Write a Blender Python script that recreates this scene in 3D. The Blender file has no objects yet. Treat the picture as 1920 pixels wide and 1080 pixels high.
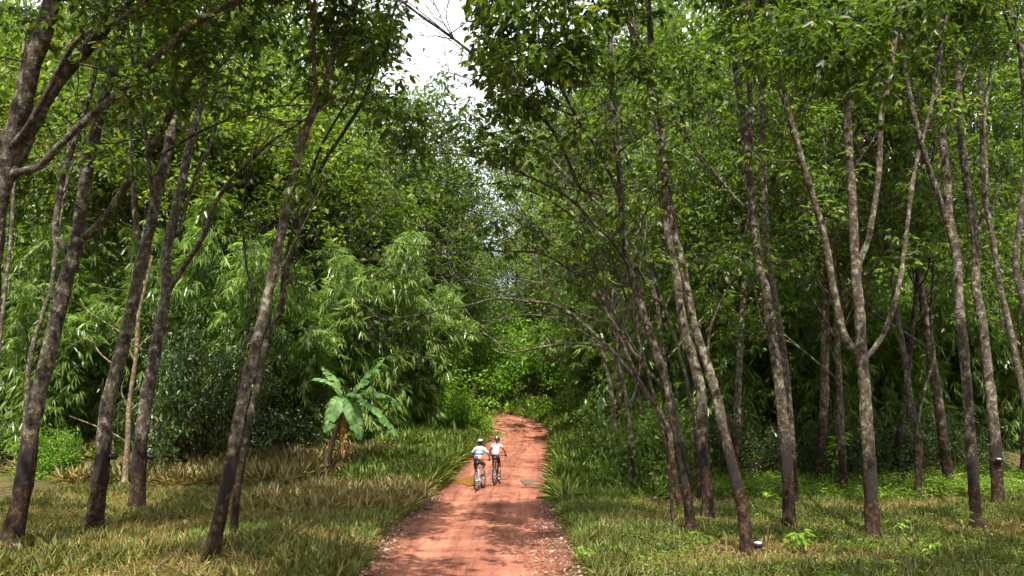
import bpy, math, random
import numpy as np
from mathutils import Vector, Matrix

# ------------------------------------------------------------------ camera, world, sun, exposure
S = bpy.context.scene
F_PX = 1400.0; CAMZ = 2.2; PITCH = math.atan(260/1400.0)
cam_d = bpy.data.cameras.new('camera'); cam = bpy.data.objects.new('camera', cam_d)
S.collection.objects.link(cam); S.camera = cam
cam_d.sensor_width = 36; cam_d.lens = 36*F_PX/1920; cam_d.clip_end = 1500; cam_d.clip_start = 0.1
cam.location = (0, 0, CAMZ); cam.rotation_euler = (math.pi/2+PITCH, 0, 0)

SUN_EL, SUN_AZ = math.radians(56), math.radians(181)
w = bpy.data.worlds.new('World'); S.world = w; w.use_nodes = True
nt = w.node_tree; nt.nodes.clear()
out = nt.nodes.new('ShaderNodeOutputWorld'); bg = nt.nodes.new('ShaderNodeBackground')
sky = nt.nodes.new('ShaderNodeTexSky'); sky.sky_type = 'NISHITA'; sky.sun_disc = False
sky.sun_elevation = SUN_EL; sky.sun_rotation = SUN_AZ
tc = nt.nodes.new('ShaderNodeTexCoord'); nz = nt.nodes.new('ShaderNodeTexNoise')
nz.inputs['Scale'].default_value = 2.2; nz.inputs['Detail'].default_value = 6
rp = nt.nodes.new('ShaderNodeValToRGB'); rp.color_ramp.elements[0].position = .28; rp.color_ramp.elements[1].position = .5
mx = nt.nodes.new('ShaderNodeMix'); mx.data_type = 'RGBA'
nt.links.new(tc.outputs['Generated'], nz.inputs['Vector']); nt.links.new(nz.outputs['Fac'], rp.inputs['Fac'])
nt.links.new(rp.outputs['Color'], mx.inputs['Factor']); nt.links.new(sky.outputs['Color'], mx.inputs['A'])
mx.inputs['B'].default_value = (7.2, 7.3, 7.8, 1)
nt.links.new(mx.outputs['Result'], bg.inputs['Color']); bg.inputs['Strength'].default_value = 0.14
nt.links.new(bg.outputs['Background'], out.inputs['Surface'])
sd = bpy.data.lights.new('sun', 'SUN'); sd.energy = 5.0; sd.angle = math.radians(0.5); sd.color = (1, .955, .87)
so = bpy.data.objects.new('sun', sd); S.collection.objects.link(so)
SV = Vector((math.cos(SUN_EL)*math.sin(SUN_AZ), math.cos(SUN_EL)*math.cos(SUN_AZ), math.sin(SUN_EL)))
so.rotation_euler = SV.to_track_quat('Z', 'Y').to_euler(); so.location = SV*60
S.view_settings.view_transform = 'Standard'; S.view_settings.look = 'None'
S.view_settings.exposure = 0.92; S.view_settings.gamma = 1
S.cycles.max_bounces = 6; S.cycles.diffuse_bounces = 3; S.cycles.glossy_bounces = 2; S.cycles.transmission_bounces = 4

C = S.collection
R = np.random.default_rng(7)

# ------------------------------------------------------------------ ray helpers
cp, sp = math.cos(PITCH), math.sin(PITCH)
def ray(px, py):
    a = (px-960)/F_PX; b = -(py-540)/F_PX
    return np.array([a, cp - b*sp, sp + b*cp])
def at(px, py, Y):
    r = ray(px, py); return np.array([0, 0, CAMZ]) + r*(Y/r[1])
def width_at(P, wpx):
    d = P[1]*cp + (P[2]-CAMZ)*sp
    return wpx/F_PX*d

def smooth(a, b, x):
    t = np.clip((x-a)/(b-a), 0, 1); return t*t*(3-2*t)
PY = np.array([-60, 0, 22, 26, 29, 33, 38, 44.6, 50, 56, 64, 80, 120, 170, 300, 900.])
PZ = np.array([0, 0, 0, .15, .5, .78, 1.1, 1.56, 2.2, 3.1, 4.2, 6.5, 12, 16, 22, 22.])
def prof(y): return (np.interp(y-1.2, PY, PZ)+np.interp(y, PY, PZ)+np.interp(y+1.2, PY, PZ))/3
def road_c(y): return np.interp(y, RC_Y, RC_X)
def road_h(y): return np.interp(y, RC_Y, RC_W)
RC_Y = None
def gz(x, y, verge=True):
    x = np.asarray(x, float); y = np.asarray(y, float)
    z = prof(y)
    z = z + smooth(60, 125, y)*22*smooth(-14, 12, x-y*0.0)
    if RC_Y is not None and verge:
        d = np.abs(x-road_c(y)) - road_h(y)
        s = smooth(0.2, 2.2, d)
        z = z + s*(.05 + .05*np.sin(x*.9+y*.35)+.04*np.sin(x*.31-y*.8+1)) + .07*smooth(0, .35, d)
        z = z - .03*(d < .15)
        z = z + smooth(26, 32, y)*smooth(.2, 3, d)*.55*(y < 70)
    return z
def hit(px, py):
    r = ray(px, py); Y = np.arange(4, 150, .05)
    X = r[0]/r[1]*Y; Z = CAMZ + r[2]/r[1]*Y
    g = gz(X, Y); k = np.argmax(Z < g)
    return np.array([X[k], Y[k], float(gz(X[k], Y[k]))])
_e = [(1080, 672, 1078), (1040, 700, 1072), (1000, 728, 1062), (960, 776, 1042), (920, 822, 1030), (890, 846, 1030), (860, 874, 1036),
      (840, 898, 1032), (820, 915, 1030), (805, 914, 1030), (795, 908, 1018), (785, 899, 988)]
ry, rx, rw = [], [], []
for (py, l, r) in _e:
    a = hit(l, py); b = hit(r, py); Y = (a[1]+b[1])/2
    ry.append(Y); rx.append((a[0]+b[0])/2); rw.append((b[0]-a[0])/2)
ry = [-40, 2]+ry+[ry[-1]+5, ry[-1]+12, ry[-1]+25]; rx = [rx[0]-.6, rx[0]-.1]+rx+[rx[-1]-3.2, rx[-1]-9, rx[-1]-22]; rw = [1.75, 1.75]+rw+[2.0, 2.2, 2.2]
_o = np.argsort(ry); RC_Y = np.array(ry)[_o]; RC_X = np.array(rx)[_o]; RC_W = np.array(rw)[_o]

# ------------------------------------------------------------------ object helpers
def tag(o, label=None, cat=None, group=None, kind=None):
    if label: o['label'] = label
    if cat: o['category'] = cat
    if group: o['group'] = group
    if kind: o['kind'] = kind
    return o
def empty(name, loc, label, cat, group=None, rz=0):
    o = bpy.data.objects.new(name, None); C.objects.link(o); o.location = Vector(loc); o.rotation_euler = (0, 0, rz)
    o.empty_display_size = .2
    return tag(o, label, cat, group)
class MB:
    def __init__(s): s.v = []; s.f = []; s.r = []; s.n = 0
    def add(s, V, Q, rnd=None):
        V = np.asarray(V, np.float32).reshape(-1, 3); Q = np.asarray(Q, np.int64).reshape(-1, 4)
        s.v.append(V); s.f.append(Q+s.n); s.n += len(V)
        s.r.append(np.full(len(Q), .5, np.float32) if rnd is None else np.asarray(rnd, np.float32))
    def mesh(s, name, mat, smooth_=False, origin=(0, 0, 0)):
        me = bpy.data.meshes.new(name)
        V = np.concatenate(s.v)-np.array(origin, np.float32); Q = np.concatenate(s.f); rr = np.concatenate(s.r)
        me.vertices.add(len(V)); me.vertices.foreach_set('co', V.astype(np.float32).ravel())
        me.loops.add(len(Q)*4); me.loops.foreach_set('vertex_index', Q.astype(np.int32).ravel())
        me.polygons.add(len(Q)); me.polygons.foreach_set('loop_start', (np.arange(len(Q))*4).astype(np.int32))
        me.polygons.foreach_set('loop_total', np.full(len(Q), 4, np.int32))
        if smooth_: me.polygons.foreach_set('use_smooth', np.ones(len(Q), bool))
        a = me.attributes.new('rnd', 'FLOAT', 'FACE'); a.data.foreach_set('value', rr)
        me.materials.append(mat); me.update(calc_edges=True); return me
    def build(s, name, mat, parent=None, smooth_=False, origin=(0, 0, 0)):
        o = bpy.data.objects.new(name, s.mesh(name, mat, smooth_, origin)); C.objects.link(o)
        if parent is not None: o.parent = parent
        else: o.location = Vector(origin)
        return o
def copy_tree(o, parent=None):
    c = o.copy(); C.objects.link(c)
    if parent is not None: c.parent = parent
    for ch in list(o.children): copy_tree(ch, c)
    return c
def nrm(a): return a/np.maximum(np.linalg.norm(a, axis=-1, keepdims=True), 1e-9)
def catmull(P, k=3):
    P = np.asarray(P, float)
    if len(P) < 3 or k < 2: return P
    E = np.vstack([2*P[0]-P[1], P, 2*P[-1]-P[-2]]); o = []
    for i in range(1, len(E)-2):
        for j in range(k):
            t = j/k; a, b, c, d = E[i-1], E[i], E[i+1], E[i+2]
            o.append(.5*((2*b)+(c-a)*t+(2*a-5*b+4*c-d)*t*t+(3*b-a-3*c+d)*t**3))
    o.append(P[-1]); return np.array(o)
def tube(mb, P, r, sides=8, lump=0., rnd=None, cap=False):
    P = np.asarray(P, float); n = len(P); r = np.broadcast_to(np.asarray(r, float), (n,)).copy()
    if cap:
        P = np.vstack([P[0], P, P[-1]]); r = np.concatenate([[r[0]*.02], r, [r[-1]*.02]]); n += 2
    T = nrm(np.gradient(P, axis=0)); 
    if cap: T[0] = T[1] = nrm(P[2]-P[1]); T[-1] = T[-2] = nrm(P[-2]-P[-3])
    u = np.cross(T[0], [0.3, .1, 1.] if abs(T[0][2]) < .9 else [1., .2, 0]); u /= np.linalg.norm(u)
    a = np.arange(sides)*2*math.pi/sides; V = []
    for i in range(n):
        u = u-T[i]*np.dot(u, T[i]); u /= np.linalg.norm(u); v = np.cross(T[i], u)
        rr = r[i]*(1+lump*R.uniform(-1, 1, sides)) if lump else r[i]*np.ones(sides)
        V.append(P[i]+np.outer(rr*np.cos(a), u)+np.outer(rr*np.sin(a), v))
    V = np.concatenate(V); i = np.arange(n-1)[:, None]*sides; j = np.arange(sides)[None]; j2 = (j+1) % sides
    Q = np.stack([i+j, i+j2, i+sides+j2, i+sides+j], -1).reshape(-1, 4); mb.add(V, Q, None if rnd is None else np.full(len(Q), rnd))
def leaves(mb, P, D, N, L, W, droop=.15, fold=.12, rnd=None, six=True):
    """leaf blades: base P, direction D, normal N, length L, width W"""
    n = len(P); D = nrm(D); X = nrm(np.cross(D, N)); N = np.cross(X, D)
    L = np.broadcast_to(L, (n,))[:, None]; W = np.broadcast_to(W, (n,))[:, None]
    if rnd is None: rnd = R.random(n)
    if six:
        a, b = .36, .74
        l1 = P+D*L*a+X*W*.5+N*W*fold-N*L*droop*a*a; l2 = P+D*L*b+X*W*.36+N*W*fold*.7-N*L*droop*b*b
        r1 = P+D*L*a-X*W*.5+N*W*fold-N*L*droop*a*a; r2 = P+D*L*b-X*W*.36+N*W*fold*.7-N*L*droop*b*b
        tip = P+D*L-N*L*droop
        V = np.stack([P, l1, l2, tip, r2, r1], 1).reshape(-1, 3); k = np.arange(n)[:, None]*6
        Q = np.concatenate([k+np.array([[0, 3, 2, 1]]), k+np.array([[0, 5, 4, 3]])], 0); mb.add(V, Q, np.concatenate([rnd, rnd]))
    else:
        l1 = P+D*L*.42+X*W*.5; r1 = P+D*L*.42-X*W*.5; tip = P+D*L-N*L*droop
        V = np.stack([P, r1, tip, l1], 1).reshape(-1, 3); k = np.arange(n)[:, None]*4
        mb.add(V, k+np.array([[0, 1, 2, 3]]), rnd)
def rdir(n, up=0.):
    v = R.normal(size=(n, 3)); v[:, 2] += up; return nrm(v)

# ------------------------------------------------------------------ materials
def mat(name):
    m = bpy.data.materials.new(name); m.use_nodes = True; n = m.node_tree; n.nodes.clear()
    o = n.nodes.new('ShaderNodeOutputMaterial'); return m, n, o
def N_(n, t, **k):
    x = n.nodes.new(t)
    for a, b in k.items():
        if a in x.inputs: x.inputs[a].default_value = b
        else: setattr(x, a, b)
    return x
def ramp(n, stops, interp='LINEAR'):
    r = n.nodes.new('ShaderNodeValToRGB'); r.color_ramp.interpolation = interp; e = r.color_ramp.elements
    while len(e) < len(stops): e.new(.5)
    for i, (p, c) in enumerate(stops): e[i].position = p; e[i].color = (*c, 1)
    return r
def leafmat(name, stops, transl=.35, tcol=(1.15, 1.25, .5), rough=.42, spec=.5):
    m, n, o = mat(name)
    at_ = N_(n, 'ShaderNodeAttribute', attribute_name='rnd'); oi = n.nodes.new('ShaderNodeObjectInfo')
    r = ramp(n, stops); n.links.new(at_.outputs['Fac'], r.inputs['Fac'])
    hv = N_(n, 'ShaderNodeHueSaturation'); n.links.new(r.outputs['Color'], hv.inputs['Color'])
    ma = N_(n, 'ShaderNodeMapRange'); ma.inputs['To Min'].default_value = .8; ma.inputs['To Max'].default_value = 1.2
    n.links.new(oi.outputs['Random'], ma.inputs['Value']); n.links.new(ma.outputs['Result'], hv.inputs['Value'])
    b = N_(n, 'ShaderNodeBsdfPrincipled', Roughness=rough); b.inputs['Specular IOR Level'].default_value = spec
    n.links.new(hv.outputs['Color'], b.inputs['Base Color'])
    t = n.nodes.new('ShaderNodeBsdfTranslucent'); mu = N_(n, 'ShaderNodeMix', data_type='RGBA', blend_type='MULTIPLY')
    mu.inputs['Factor'].default_value = 1; mu.inputs['B'].default_value = (*[c*1.5 for c in tcol], 1)
    n.links.new(hv.outputs['Color'], mu.inputs['A']); n.links.new(mu.outputs['Result'], t.inputs['Color'])
    x = N_(n, 'ShaderNodeMixShader'); x.inputs[0].default_value = transl
    n.links.new(b.outputs[0], x.inputs[1]); n.links.new(t.outputs[0], x.inputs[2]); n.links.new(x.outputs[0], o.inputs['Surface'])
    return m
def flat(name, col, rough=.5, metal=0., var=.15, scale=30):
    m, n, o = mat(name); b = N_(n, 'ShaderNodeBsdfPrincipled', Roughness=rough, Metallic=metal)
    t = n.nodes.new('ShaderNodeTexCoord'); z = N_(n, 'ShaderNodeTexNoise', Scale=scale, Detail=3.)
    n.links.new(t.outputs['Object'], z.inputs['Vector'])
    r = ramp(n, [(.3, tuple(c*(1-var) for c in col)), (.7, tuple(min(1, c*(1+var)) for c in col))])
    n.links.new(z.outputs['Fac'], r.inputs['Fac']); n.links.new(r.outputs['Color'], b.inputs['Base Color'])
    n.links.new(b.outputs[0], o.inputs['Surface']); return m
def barkmat(name, base, pale, dark, lowdark=True):
    m, n, o = mat(name); b = N_(n, 'ShaderNodeBsdfPrincipled', Roughness=.85); b.inputs['Specular IOR Level'].default_value = .2
    g = n.nodes.new('ShaderNodeTexCoord'); mp = N_(n, 'ShaderNodeMapping'); mp.inputs['Scale'].default_value = (1, 1, .85)
    oi = n.nodes.new('ShaderNodeObjectInfo'); cx_ = N_(n, 'ShaderNodeCombineXYZ'); sc_ = N_(n, 'ShaderNodeMath', operation='MULTIPLY'); sc_.inputs[1].default_value = 40; n.links.new(oi.outputs['Random'], sc_.inputs[0]); n.links.new(sc_.outputs[0], cx_.inputs['X']); n.links.new(sc_.outputs[0], cx_.inputs['Z'])
    n.links.new(cx_.outputs[0], mp.inputs['Location']); n.links.new(g.outputs['Object'], mp.inputs['Vector'])
    z1 = N_(n, 'ShaderNodeTexNoise', Scale=9., Detail=5., Roughness=.65); z2 = N_(n, 'ShaderNodeTexNoise', Scale=26., Detail=4.)
    n.links.new(mp.outputs[0], z1.inputs['Vector']); n.links.new(mp.outputs[0], z2.inputs['Vector'])
    r1 = ramp(n, [(.38, dark), (.47, base), (.54, base), (.58, pale)]); n.links.new(z1.outputs['Fac'], r1.inputs['Fac'])
    r2 = ramp(n, [(.3, (.45,)*3), (.6, (1.15,)*3)]); n.links.new(z2.outputs['Fac'], r2.inputs['Fac'])
    mu = N_(n, 'ShaderNodeMix', data_type='RGBA', blend_type='MULTIPLY'); mu.inputs['Factor'].default_value = .8
    n.links.new(r1.outputs[0], mu.inputs['A']); n.links.new(r2.outputs[0], mu.inputs['B']); last = mu.outputs['Result']
    if lowdark:   # tapped, stained lower bark, darkened further for leaf shade, with a ragged upper edge
        sx = n.nodes.new('ShaderNodeSeparateXYZ'); n.links.new(g.outputs['Object'], sx.inputs[0])
        z3 = N_(n, 'ShaderNodeTexNoise', Scale=3., Detail=4.); n.links.new(g.outputs['Object'], z3.inputs['Vector'])
        ad = N_(n, 'ShaderNodeMath', operation='MULTIPLY_ADD'); ad.inputs[1].default_value = 2.2
        n.links.new(z3.outputs['Fac'], ad.inputs[0]); n.links.new(sx.outputs['Z'], ad.inputs[2])
        mr = N_(n, 'ShaderNodeMapRange'); mr.inputs['From Min'].default_value = 2.4; mr.inputs['From Max'].default_value = 3.3
        n.links.new(ad.outputs[0], mr.inputs['Value'])
        m2 = N_(n, 'ShaderNodeMix', data_type='RGBA'); m3 = N_(n, 'ShaderNodeMix', data_type='RGBA', blend_type='MULTIPLY'); m3.inputs['Factor'].default_value = 1
        n.links.new(last, m3.inputs['A']); m3.inputs['B'].default_value = (.36, .24, .18, 1)
        n.links.new(mr.outputs['Result'], m2.inputs['Factor']); n.links.new(m3.outputs['Result'], m2.inputs['A']); n.links.new(last, m2.inputs['B']); last = m2.outputs['Result']
    z4 = N_(n, 'ShaderNodeTexNoise', Scale=1.6, Detail=5., Roughness=.7); n.links.new(mp.outputs[0], z4.inputs['Vector'])
    r4 = ramp(n, [(.3, (.62, .58, .55)), (.48, (1, .98, .95)), (.56, (.95, 1.0, .78)), (.7, (1.35, 1.3, 1.2))]); n.links.new(z4.outputs['Fac'], r4.inputs['Fac'])
    m4 = N_(n, 'ShaderNodeMix', data_type='RGBA', blend_type='MULTIPLY'); m4.inputs['Factor'].default_value = 1; n.links.new(last, m4.inputs['A']); n.links.new(r4.outputs[0], m4.inputs['B'])
    h4 = N_(n, 'ShaderNodeHueSaturation'); v4 = N_(n, 'ShaderNodeMapRange'); v4.inputs['To Min'].default_value = .72; v4.inputs['To Max'].default_value = 1.25; n.links.new(oi.outputs['Random'], v4.inputs['Value']); n.links.new(v4.outputs[0], h4.inputs['Value']); n.links.new(m4.outputs['Result'], h4.inputs['Color']); last = h4.outputs['Color']
    n.links.new(last, b.inputs['Base Color'])
    bp = N_(n, 'ShaderNodeBump', Strength=.9, Distance=.02); n.links.new(z2.outputs['Fac'], bp.inputs['Height']); n.links.new(bp.outputs[0], b.inputs['Normal'])
    n.links.new(b.outputs[0], o.inputs['Surface']); return m

M = {}
M['bark'] = barkmat('rubber bark', (.085, .066, .05), (.21, .19, .155), (.035, .026, .019))
M['bark2'] = barkmat('pale bark', (.16, .115, .075), (.3, .24, .18), (.08, .055, .035), False)
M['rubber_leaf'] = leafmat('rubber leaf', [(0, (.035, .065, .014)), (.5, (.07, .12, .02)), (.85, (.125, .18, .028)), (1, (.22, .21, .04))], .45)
M['lime_leaf'] = leafmat('lime leaf', [(0, (.08, .13, .018)), (.5, (.16, .24, .028)), (.9, (.24, .31, .04)), (1, (.34, .3, .06))], .45)  # yellow-green foliage tones, lighter than the mid leaf
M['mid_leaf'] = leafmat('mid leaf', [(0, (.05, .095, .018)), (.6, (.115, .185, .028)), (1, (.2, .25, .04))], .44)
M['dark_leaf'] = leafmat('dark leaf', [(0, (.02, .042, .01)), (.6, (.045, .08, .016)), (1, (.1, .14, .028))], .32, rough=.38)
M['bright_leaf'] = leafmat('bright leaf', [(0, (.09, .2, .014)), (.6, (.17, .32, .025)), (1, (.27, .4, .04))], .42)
M['bamboo_leaf'] = leafmat('bamboo leaf', [(0, (.07, .12, .022)), (.6, (.155, .235, .045)), (1, (.32, .39, .13))], .36, tcol=(1, 1.2, .5), rough=.3)
M['culm'] = flat('bamboo culm', (.10, .13, .05), .5, 0, .4, 4)
M['banana_leaf'] = leafmat('banana leaf', [(0, (.07, .16, .035)), (.5, (.12, .24, .06)), (1, (.2, .33, .09))], .3, tcol=(1.05, 1.2, .5), rough=.5, spec=.3)
M['banana_dead'] = flat('dead banana leaf', (.32, .14, .04), .8, 0, .5, 9)
M['banana_stem'] = flat('banana stem', (.13, .075, .035), .7, 0, .5, 6)
M['grass'] = leafmat('grass', [(0, (.07, .09, .018)), (.3, (.13, .15, .03)), (.5, (.21, .18, .05)), (.8, (.34, .25, .1)), (1, (.24, .11, .05))], .3, rough=.5)
M['green_grass'] = leafmat('green grass', [(0, (.07, .13, .02)), (.4, (.16, .24, .04)), (.75, (.3, .37, .09)), (1, (.52, .48, .26))], .38, rough=.45)
M['dry_grass'] = leafmat('dry grass', [(0, (.14, .17, .04)), (.3, (.34, .28, .1)), (.75, (.55, .43, .22)), (1, (.46, .28, .17))], .3, rough=.6)
M['herb'] = leafmat('herb', [(0, (.07, .14, .02)), (.5, (.13, .22, .03)), (1, (.26, .3, .04))], .35)
M['litter'] = leafmat('litter', [(0, (.10, .05, .03)), (.5, (.26, .15, .09)), (.85, (.42, .28, .2)), (1, (.6, .5, .42))], .1, rough=.6)

def soil():
    m, n, o = mat('soil'); b = N_(n, 'ShaderNodeBsdfPrincipled', Roughness=.95); b.inputs['Specular IOR Level'].default_value = .1
    g = n.nodes.new('ShaderNodeTexCoord'); z = N_(n, 'ShaderNodeTexNoise', Scale=1.1, Detail=8., Roughness=.7); z2 = N_(n, 'ShaderNodeTexNoise', Scale=14., Detail=5.)
    n.links.new(g.outputs['Object'], z.inputs['Vector']); n.links.new(g.outputs['Object'], z2.inputs['Vector'])
    r = ramp(n, [(.3, (.05, .05, .015)), (.5, (.10, .085, .03)), (.62, (.15, .085, .045)), (.75, (.2, .1, .06))]); n.links.new(z.outputs['Fac'], r.inputs['Fac'])
    r2 = ramp(n, [(.3, (.5,)*3), (.7, (1.2,)*3)]); n.links.new(z2.outputs['Fac'], r2.inputs['Fac'])
    mu = N_(n, 'ShaderNodeMix', data_type='RGBA', blend_type='MULTIPLY'); mu.inputs['Factor'].default_value = .9
    n.links.new(r.outputs[0], mu.inputs['A']); n.links.new(r2.outputs[0], mu.inputs['B']); n.links.new(mu.outputs['Result'], b.inputs['Base Color'])
    bp = N_(n, 'ShaderNodeBump', Strength=.7, Distance=.05); n.links.new(z2.outputs['Fac'], bp.inputs['Height']); n.links.new(bp.outputs[0], b.inputs['Normal'])
    n.links.new(b.outputs[0], o.inputs['Surface']); return m
def laterite():
    m, n, o = mat('laterite'); b = N_(n, 'ShaderNodeBsdfPrincipled', Roughness=.9); b.inputs['Specular IOR Level'].default_value = .15
    uv = N_(n, 'ShaderNodeUVMap', uv_map='UVMap'); g = n.nodes.new('ShaderNodeTexCoord')
    mp = N_(n, 'ShaderNodeMapping'); mp.inputs['Scale'].default_value = (9, .35, 1); n.links.new(uv.outputs[0], mp.inputs['Vector'])
    tr = N_(n, 'ShaderNodeTexNoise', Scale=1., Detail=5., Roughness=.6); n.links.new(mp.outputs[0], tr.inputs['Vector'])
    z = N_(n, 'ShaderNodeTexNoise', Scale=.9, Detail=7., Roughness=.65); z2 = N_(n, 'ShaderNodeTexNoise', Scale=22., Detail=6., Roughness=.7)
    n.links.new(g.outputs['Object'], z.inputs['Vector']); n.links.new(g.outputs['Object'], z2.inputs['Vector'])
    r = ramp(n, [(.3, (.2, .073, .045)), (.5, (.33, .13, .08)), (.7, (.43, .195, .13))]); n.links.new(z.outputs['Fac'], r.inputs['Fac'])
    rt = ramp(n, [(.35, (.55, .5, .5)), (.5, (1, 1, 1)), (.65, (1.2, 1.2, 1.2))]); n.links.new(tr.outputs['Fac'], rt.inputs['Fac'])
    r2 = ramp(n, [(.28, (.6,)*3), (.5, (1,)*3), (.75, (1.15,)*3)]); n.links.new(z2.outputs['Fac'], r2.inputs['Fac'])
    m1 = N_(n, 'ShaderNodeMix', data_type='RGBA', blend_type='MULTIPLY'); m1.inputs['Factor'].default_value = .75
    m2 = N_(n, 'ShaderNodeMix', data_type='RGBA', blend_type='MULTIPLY'); m2.inputs['Factor'].default_value = .7
    n.links.new(r.outputs[0], m1.inputs['A']); n.links.new(rt.outputs[0], m1.inputs['B']); n.links.new(m1.outputs['Result'], m2.inputs['A']); n.links.new(r2.outputs[0], m2.inputs['B'])
    su = n.nodes.new('ShaderNodeSeparateXYZ'); n.links.new(uv.outputs[0], su.inputs[0]); ab = N_(n, 'ShaderNodeMath', operation='ABSOLUTE'); wz = N_(n, 'ShaderNodeMath', operation='MULTIPLY_ADD'); wz.inputs[1].default_value = .16
    n.links.new(z.outputs['Fac'], wz.inputs[0]); n.links.new(su.outputs['X'], ab.inputs[0]); n.links.new(ab.outputs[0], wz.inputs[2])
    ru = ramp(n, [(.08, (.92, .9, .88)), (.3, (.86, .82, .8)), (.44, (1.12, 1.1, 1.08)), (.6, (1.12, 1.1, 1.08)), (.76, (.85, .8, .78)), (1., (.6, .62, .62))]); n.links.new(wz.outputs[0], ru.inputs['Fac'])
    m5 = N_(n, 'ShaderNodeMix', data_type='RGBA', blend_type='MULTIPLY'); m5.inputs['Factor'].default_value = 1; n.links.new(m2.outputs['Result'], m5.inputs['A']); n.links.new(ru.outputs[0], m5.inputs['B'])
    n.links.new(m5.outputs['Result'], b.inputs['Base Color'])
    ad = N_(n, 'ShaderNodeMath', operation='MULTIPLY_ADD'); ad.inputs[1].default_value = 2.; n.links.new(tr.outputs['Fac'], ad.inputs[0]); n.links.new(z2.outputs['Fac'], ad.inputs[2])
    bp = N_(n, 'ShaderNodeBump', Strength=.7, Distance=.03); n.links.new(ad.outputs[0], bp.inputs['Height']); n.links.new(bp.outputs[0], b.inputs['Normal'])
    n.links.new(b.outputs[0], o.inputs['Surface']); return m
M['soil'] = soil(); M['laterite'] = laterite()

# ------------------------------------------------------------------ ground and road
def grid(xs, ys, f):
    X, Y = np.meshgrid(xs, ys); V = np.stack([X, Y, f(X, Y)], -1).reshape(-1, 3); nx = len(xs)
    i, j = np.meshgrid(np.arange(len(ys)-1), np.arange(nx-1), indexing='ij'); a = i*nx+j
    return V, np.stack([a, a+1, a+nx+1, a+nx], -1).reshape(-1, 4)
mb = MB()
xs = np.concatenate([np.linspace(-600, -60, 12), np.linspace(-50, -9, 40), np.linspace(-8.8, 8.8, 160), np.linspace(9, 50, 40), np.linspace(60, 600, 12)])
ys = np.concatenate([np.linspace(-300, -10, 10), np.linspace(0, 70, 320), np.linspace(72, 170, 45), np.linspace(190, 1200, 12)])
mb.add(*grid(xs, ys, gz)); tag(mb.build('ground', M['soil'], None, True), kind='structure')
mb = MB(); t = np.linspace(-1.12, 1.12, 29); ys = np.concatenate([np.linspace(-35, 4, 30), np.linspace(4.2, 75, 360)])
X, Y = np.meshgrid(t, ys); XX = road_c(Y)+X*road_h(Y)+(np.abs(X) > .9)*np.sign(X)*(.12*np.sin(Y*2.3+X*2)+.08*np.sin(Y*5.1))
Zr = prof(Y)+.012 - .035*np.exp(-((np.abs(X)-.45)/.16)**2)+.012*np.sin(Y*3+X*4)*.3 - .09*(np.abs(X) > 1.0)
i, j = np.meshgrid(np.arange(len(ys)-1), np.arange(28), indexing='ij'); a = i*29+j
mb.add(np.stack([XX, Y, Zr], -1), np.stack([a, a+1, a+30, a+29], -1).reshape(-1, 4))
road = mb.build('road', M['laterite'], None, True); tag(road, kind='structure')
uvl = road.data.uv_layers.new(name='UVMap'); li = np.empty(len(road.data.loops), np.int32); road.data.loops.foreach_get('vertex_index', li)
uvl.data.foreach_set('uv', np.stack([X.ravel(), Y.ravel()], -1)[li].astype(np.float32).ravel())
# puddles
def puddle(cx, cy, rx_, ry_, m, name, label):
    bm = MB(); k = 40; a = np.arange(k)*2*math.pi/k; rr = 1+.22*np.sin(a*3+cx)+.12*np.sin(a*5+cy)+.08*np.sin(a*9)
    z = float(prof(cy))+.006
    V = np.concatenate([np.stack([cx+rx_*rr*np.cos(a), cy+ry_*rr*np.sin(a), prof(cy+ry_*rr*np.sin(a))+.014], -1), np.stack([cx+.3*rx_*rr*np.cos(a), cy+.3*ry_*rr*np.sin(a), prof(cy+.3*ry_*rr*np.sin(a))+.014], -1)])
    j = np.arange(k); bm.add(V, np.stack([j, (j+1) % k, k+(j+1) % k, k+j], -1))
    h = k//2; bm.add(V[k:], np.array([[i, i+1, k-2-i, k-1-i] for i in range(h-1)]))
    o = bm.build(name, m); tag(o, kind='structure'); o['label'] = label
    return o
def water(name, col, rough):
    m, n, o = mat(name); b = N_(n, 'ShaderNodeBsdfPrincipled', Roughness=rough); b.inputs['Base Color'].default_value = (*col, 1); b.inputs['Specular IOR Level'].default_value = .9
    z = N_(n, 'ShaderNodeTexNoise', Scale=6.); bp = N_(n, 'ShaderNodeBump', Strength=.06, Distance=.02); n.links.new(z.outputs[0], bp.inputs['Height']); n.links.new(bp.outputs[0], b.inputs['Normal'])
    n.links.new(b.outputs[0], o.inputs['Surface']); return m
M['mud'] = water('muddy water', (.3, .115, .015), .1); M['wet'] = water('wet water', (.24, .15, .12), .03)
a = hit(872, 905); puddle(a[0], a[1], .55, .75, M['mud'], 'puddle', 'orange muddy puddle beside the left cyclist')
a = hit(1012, 915); puddle(a[0], a[1], .14, .5, M['wet'], 'puddle', 'small wet patch right of the pale puddle'); a = hit(990, 906); puddle(a[0], a[1], .27, .55, M['wet'], 'puddle', 'pale shining puddle at the right edge of the road')

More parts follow.
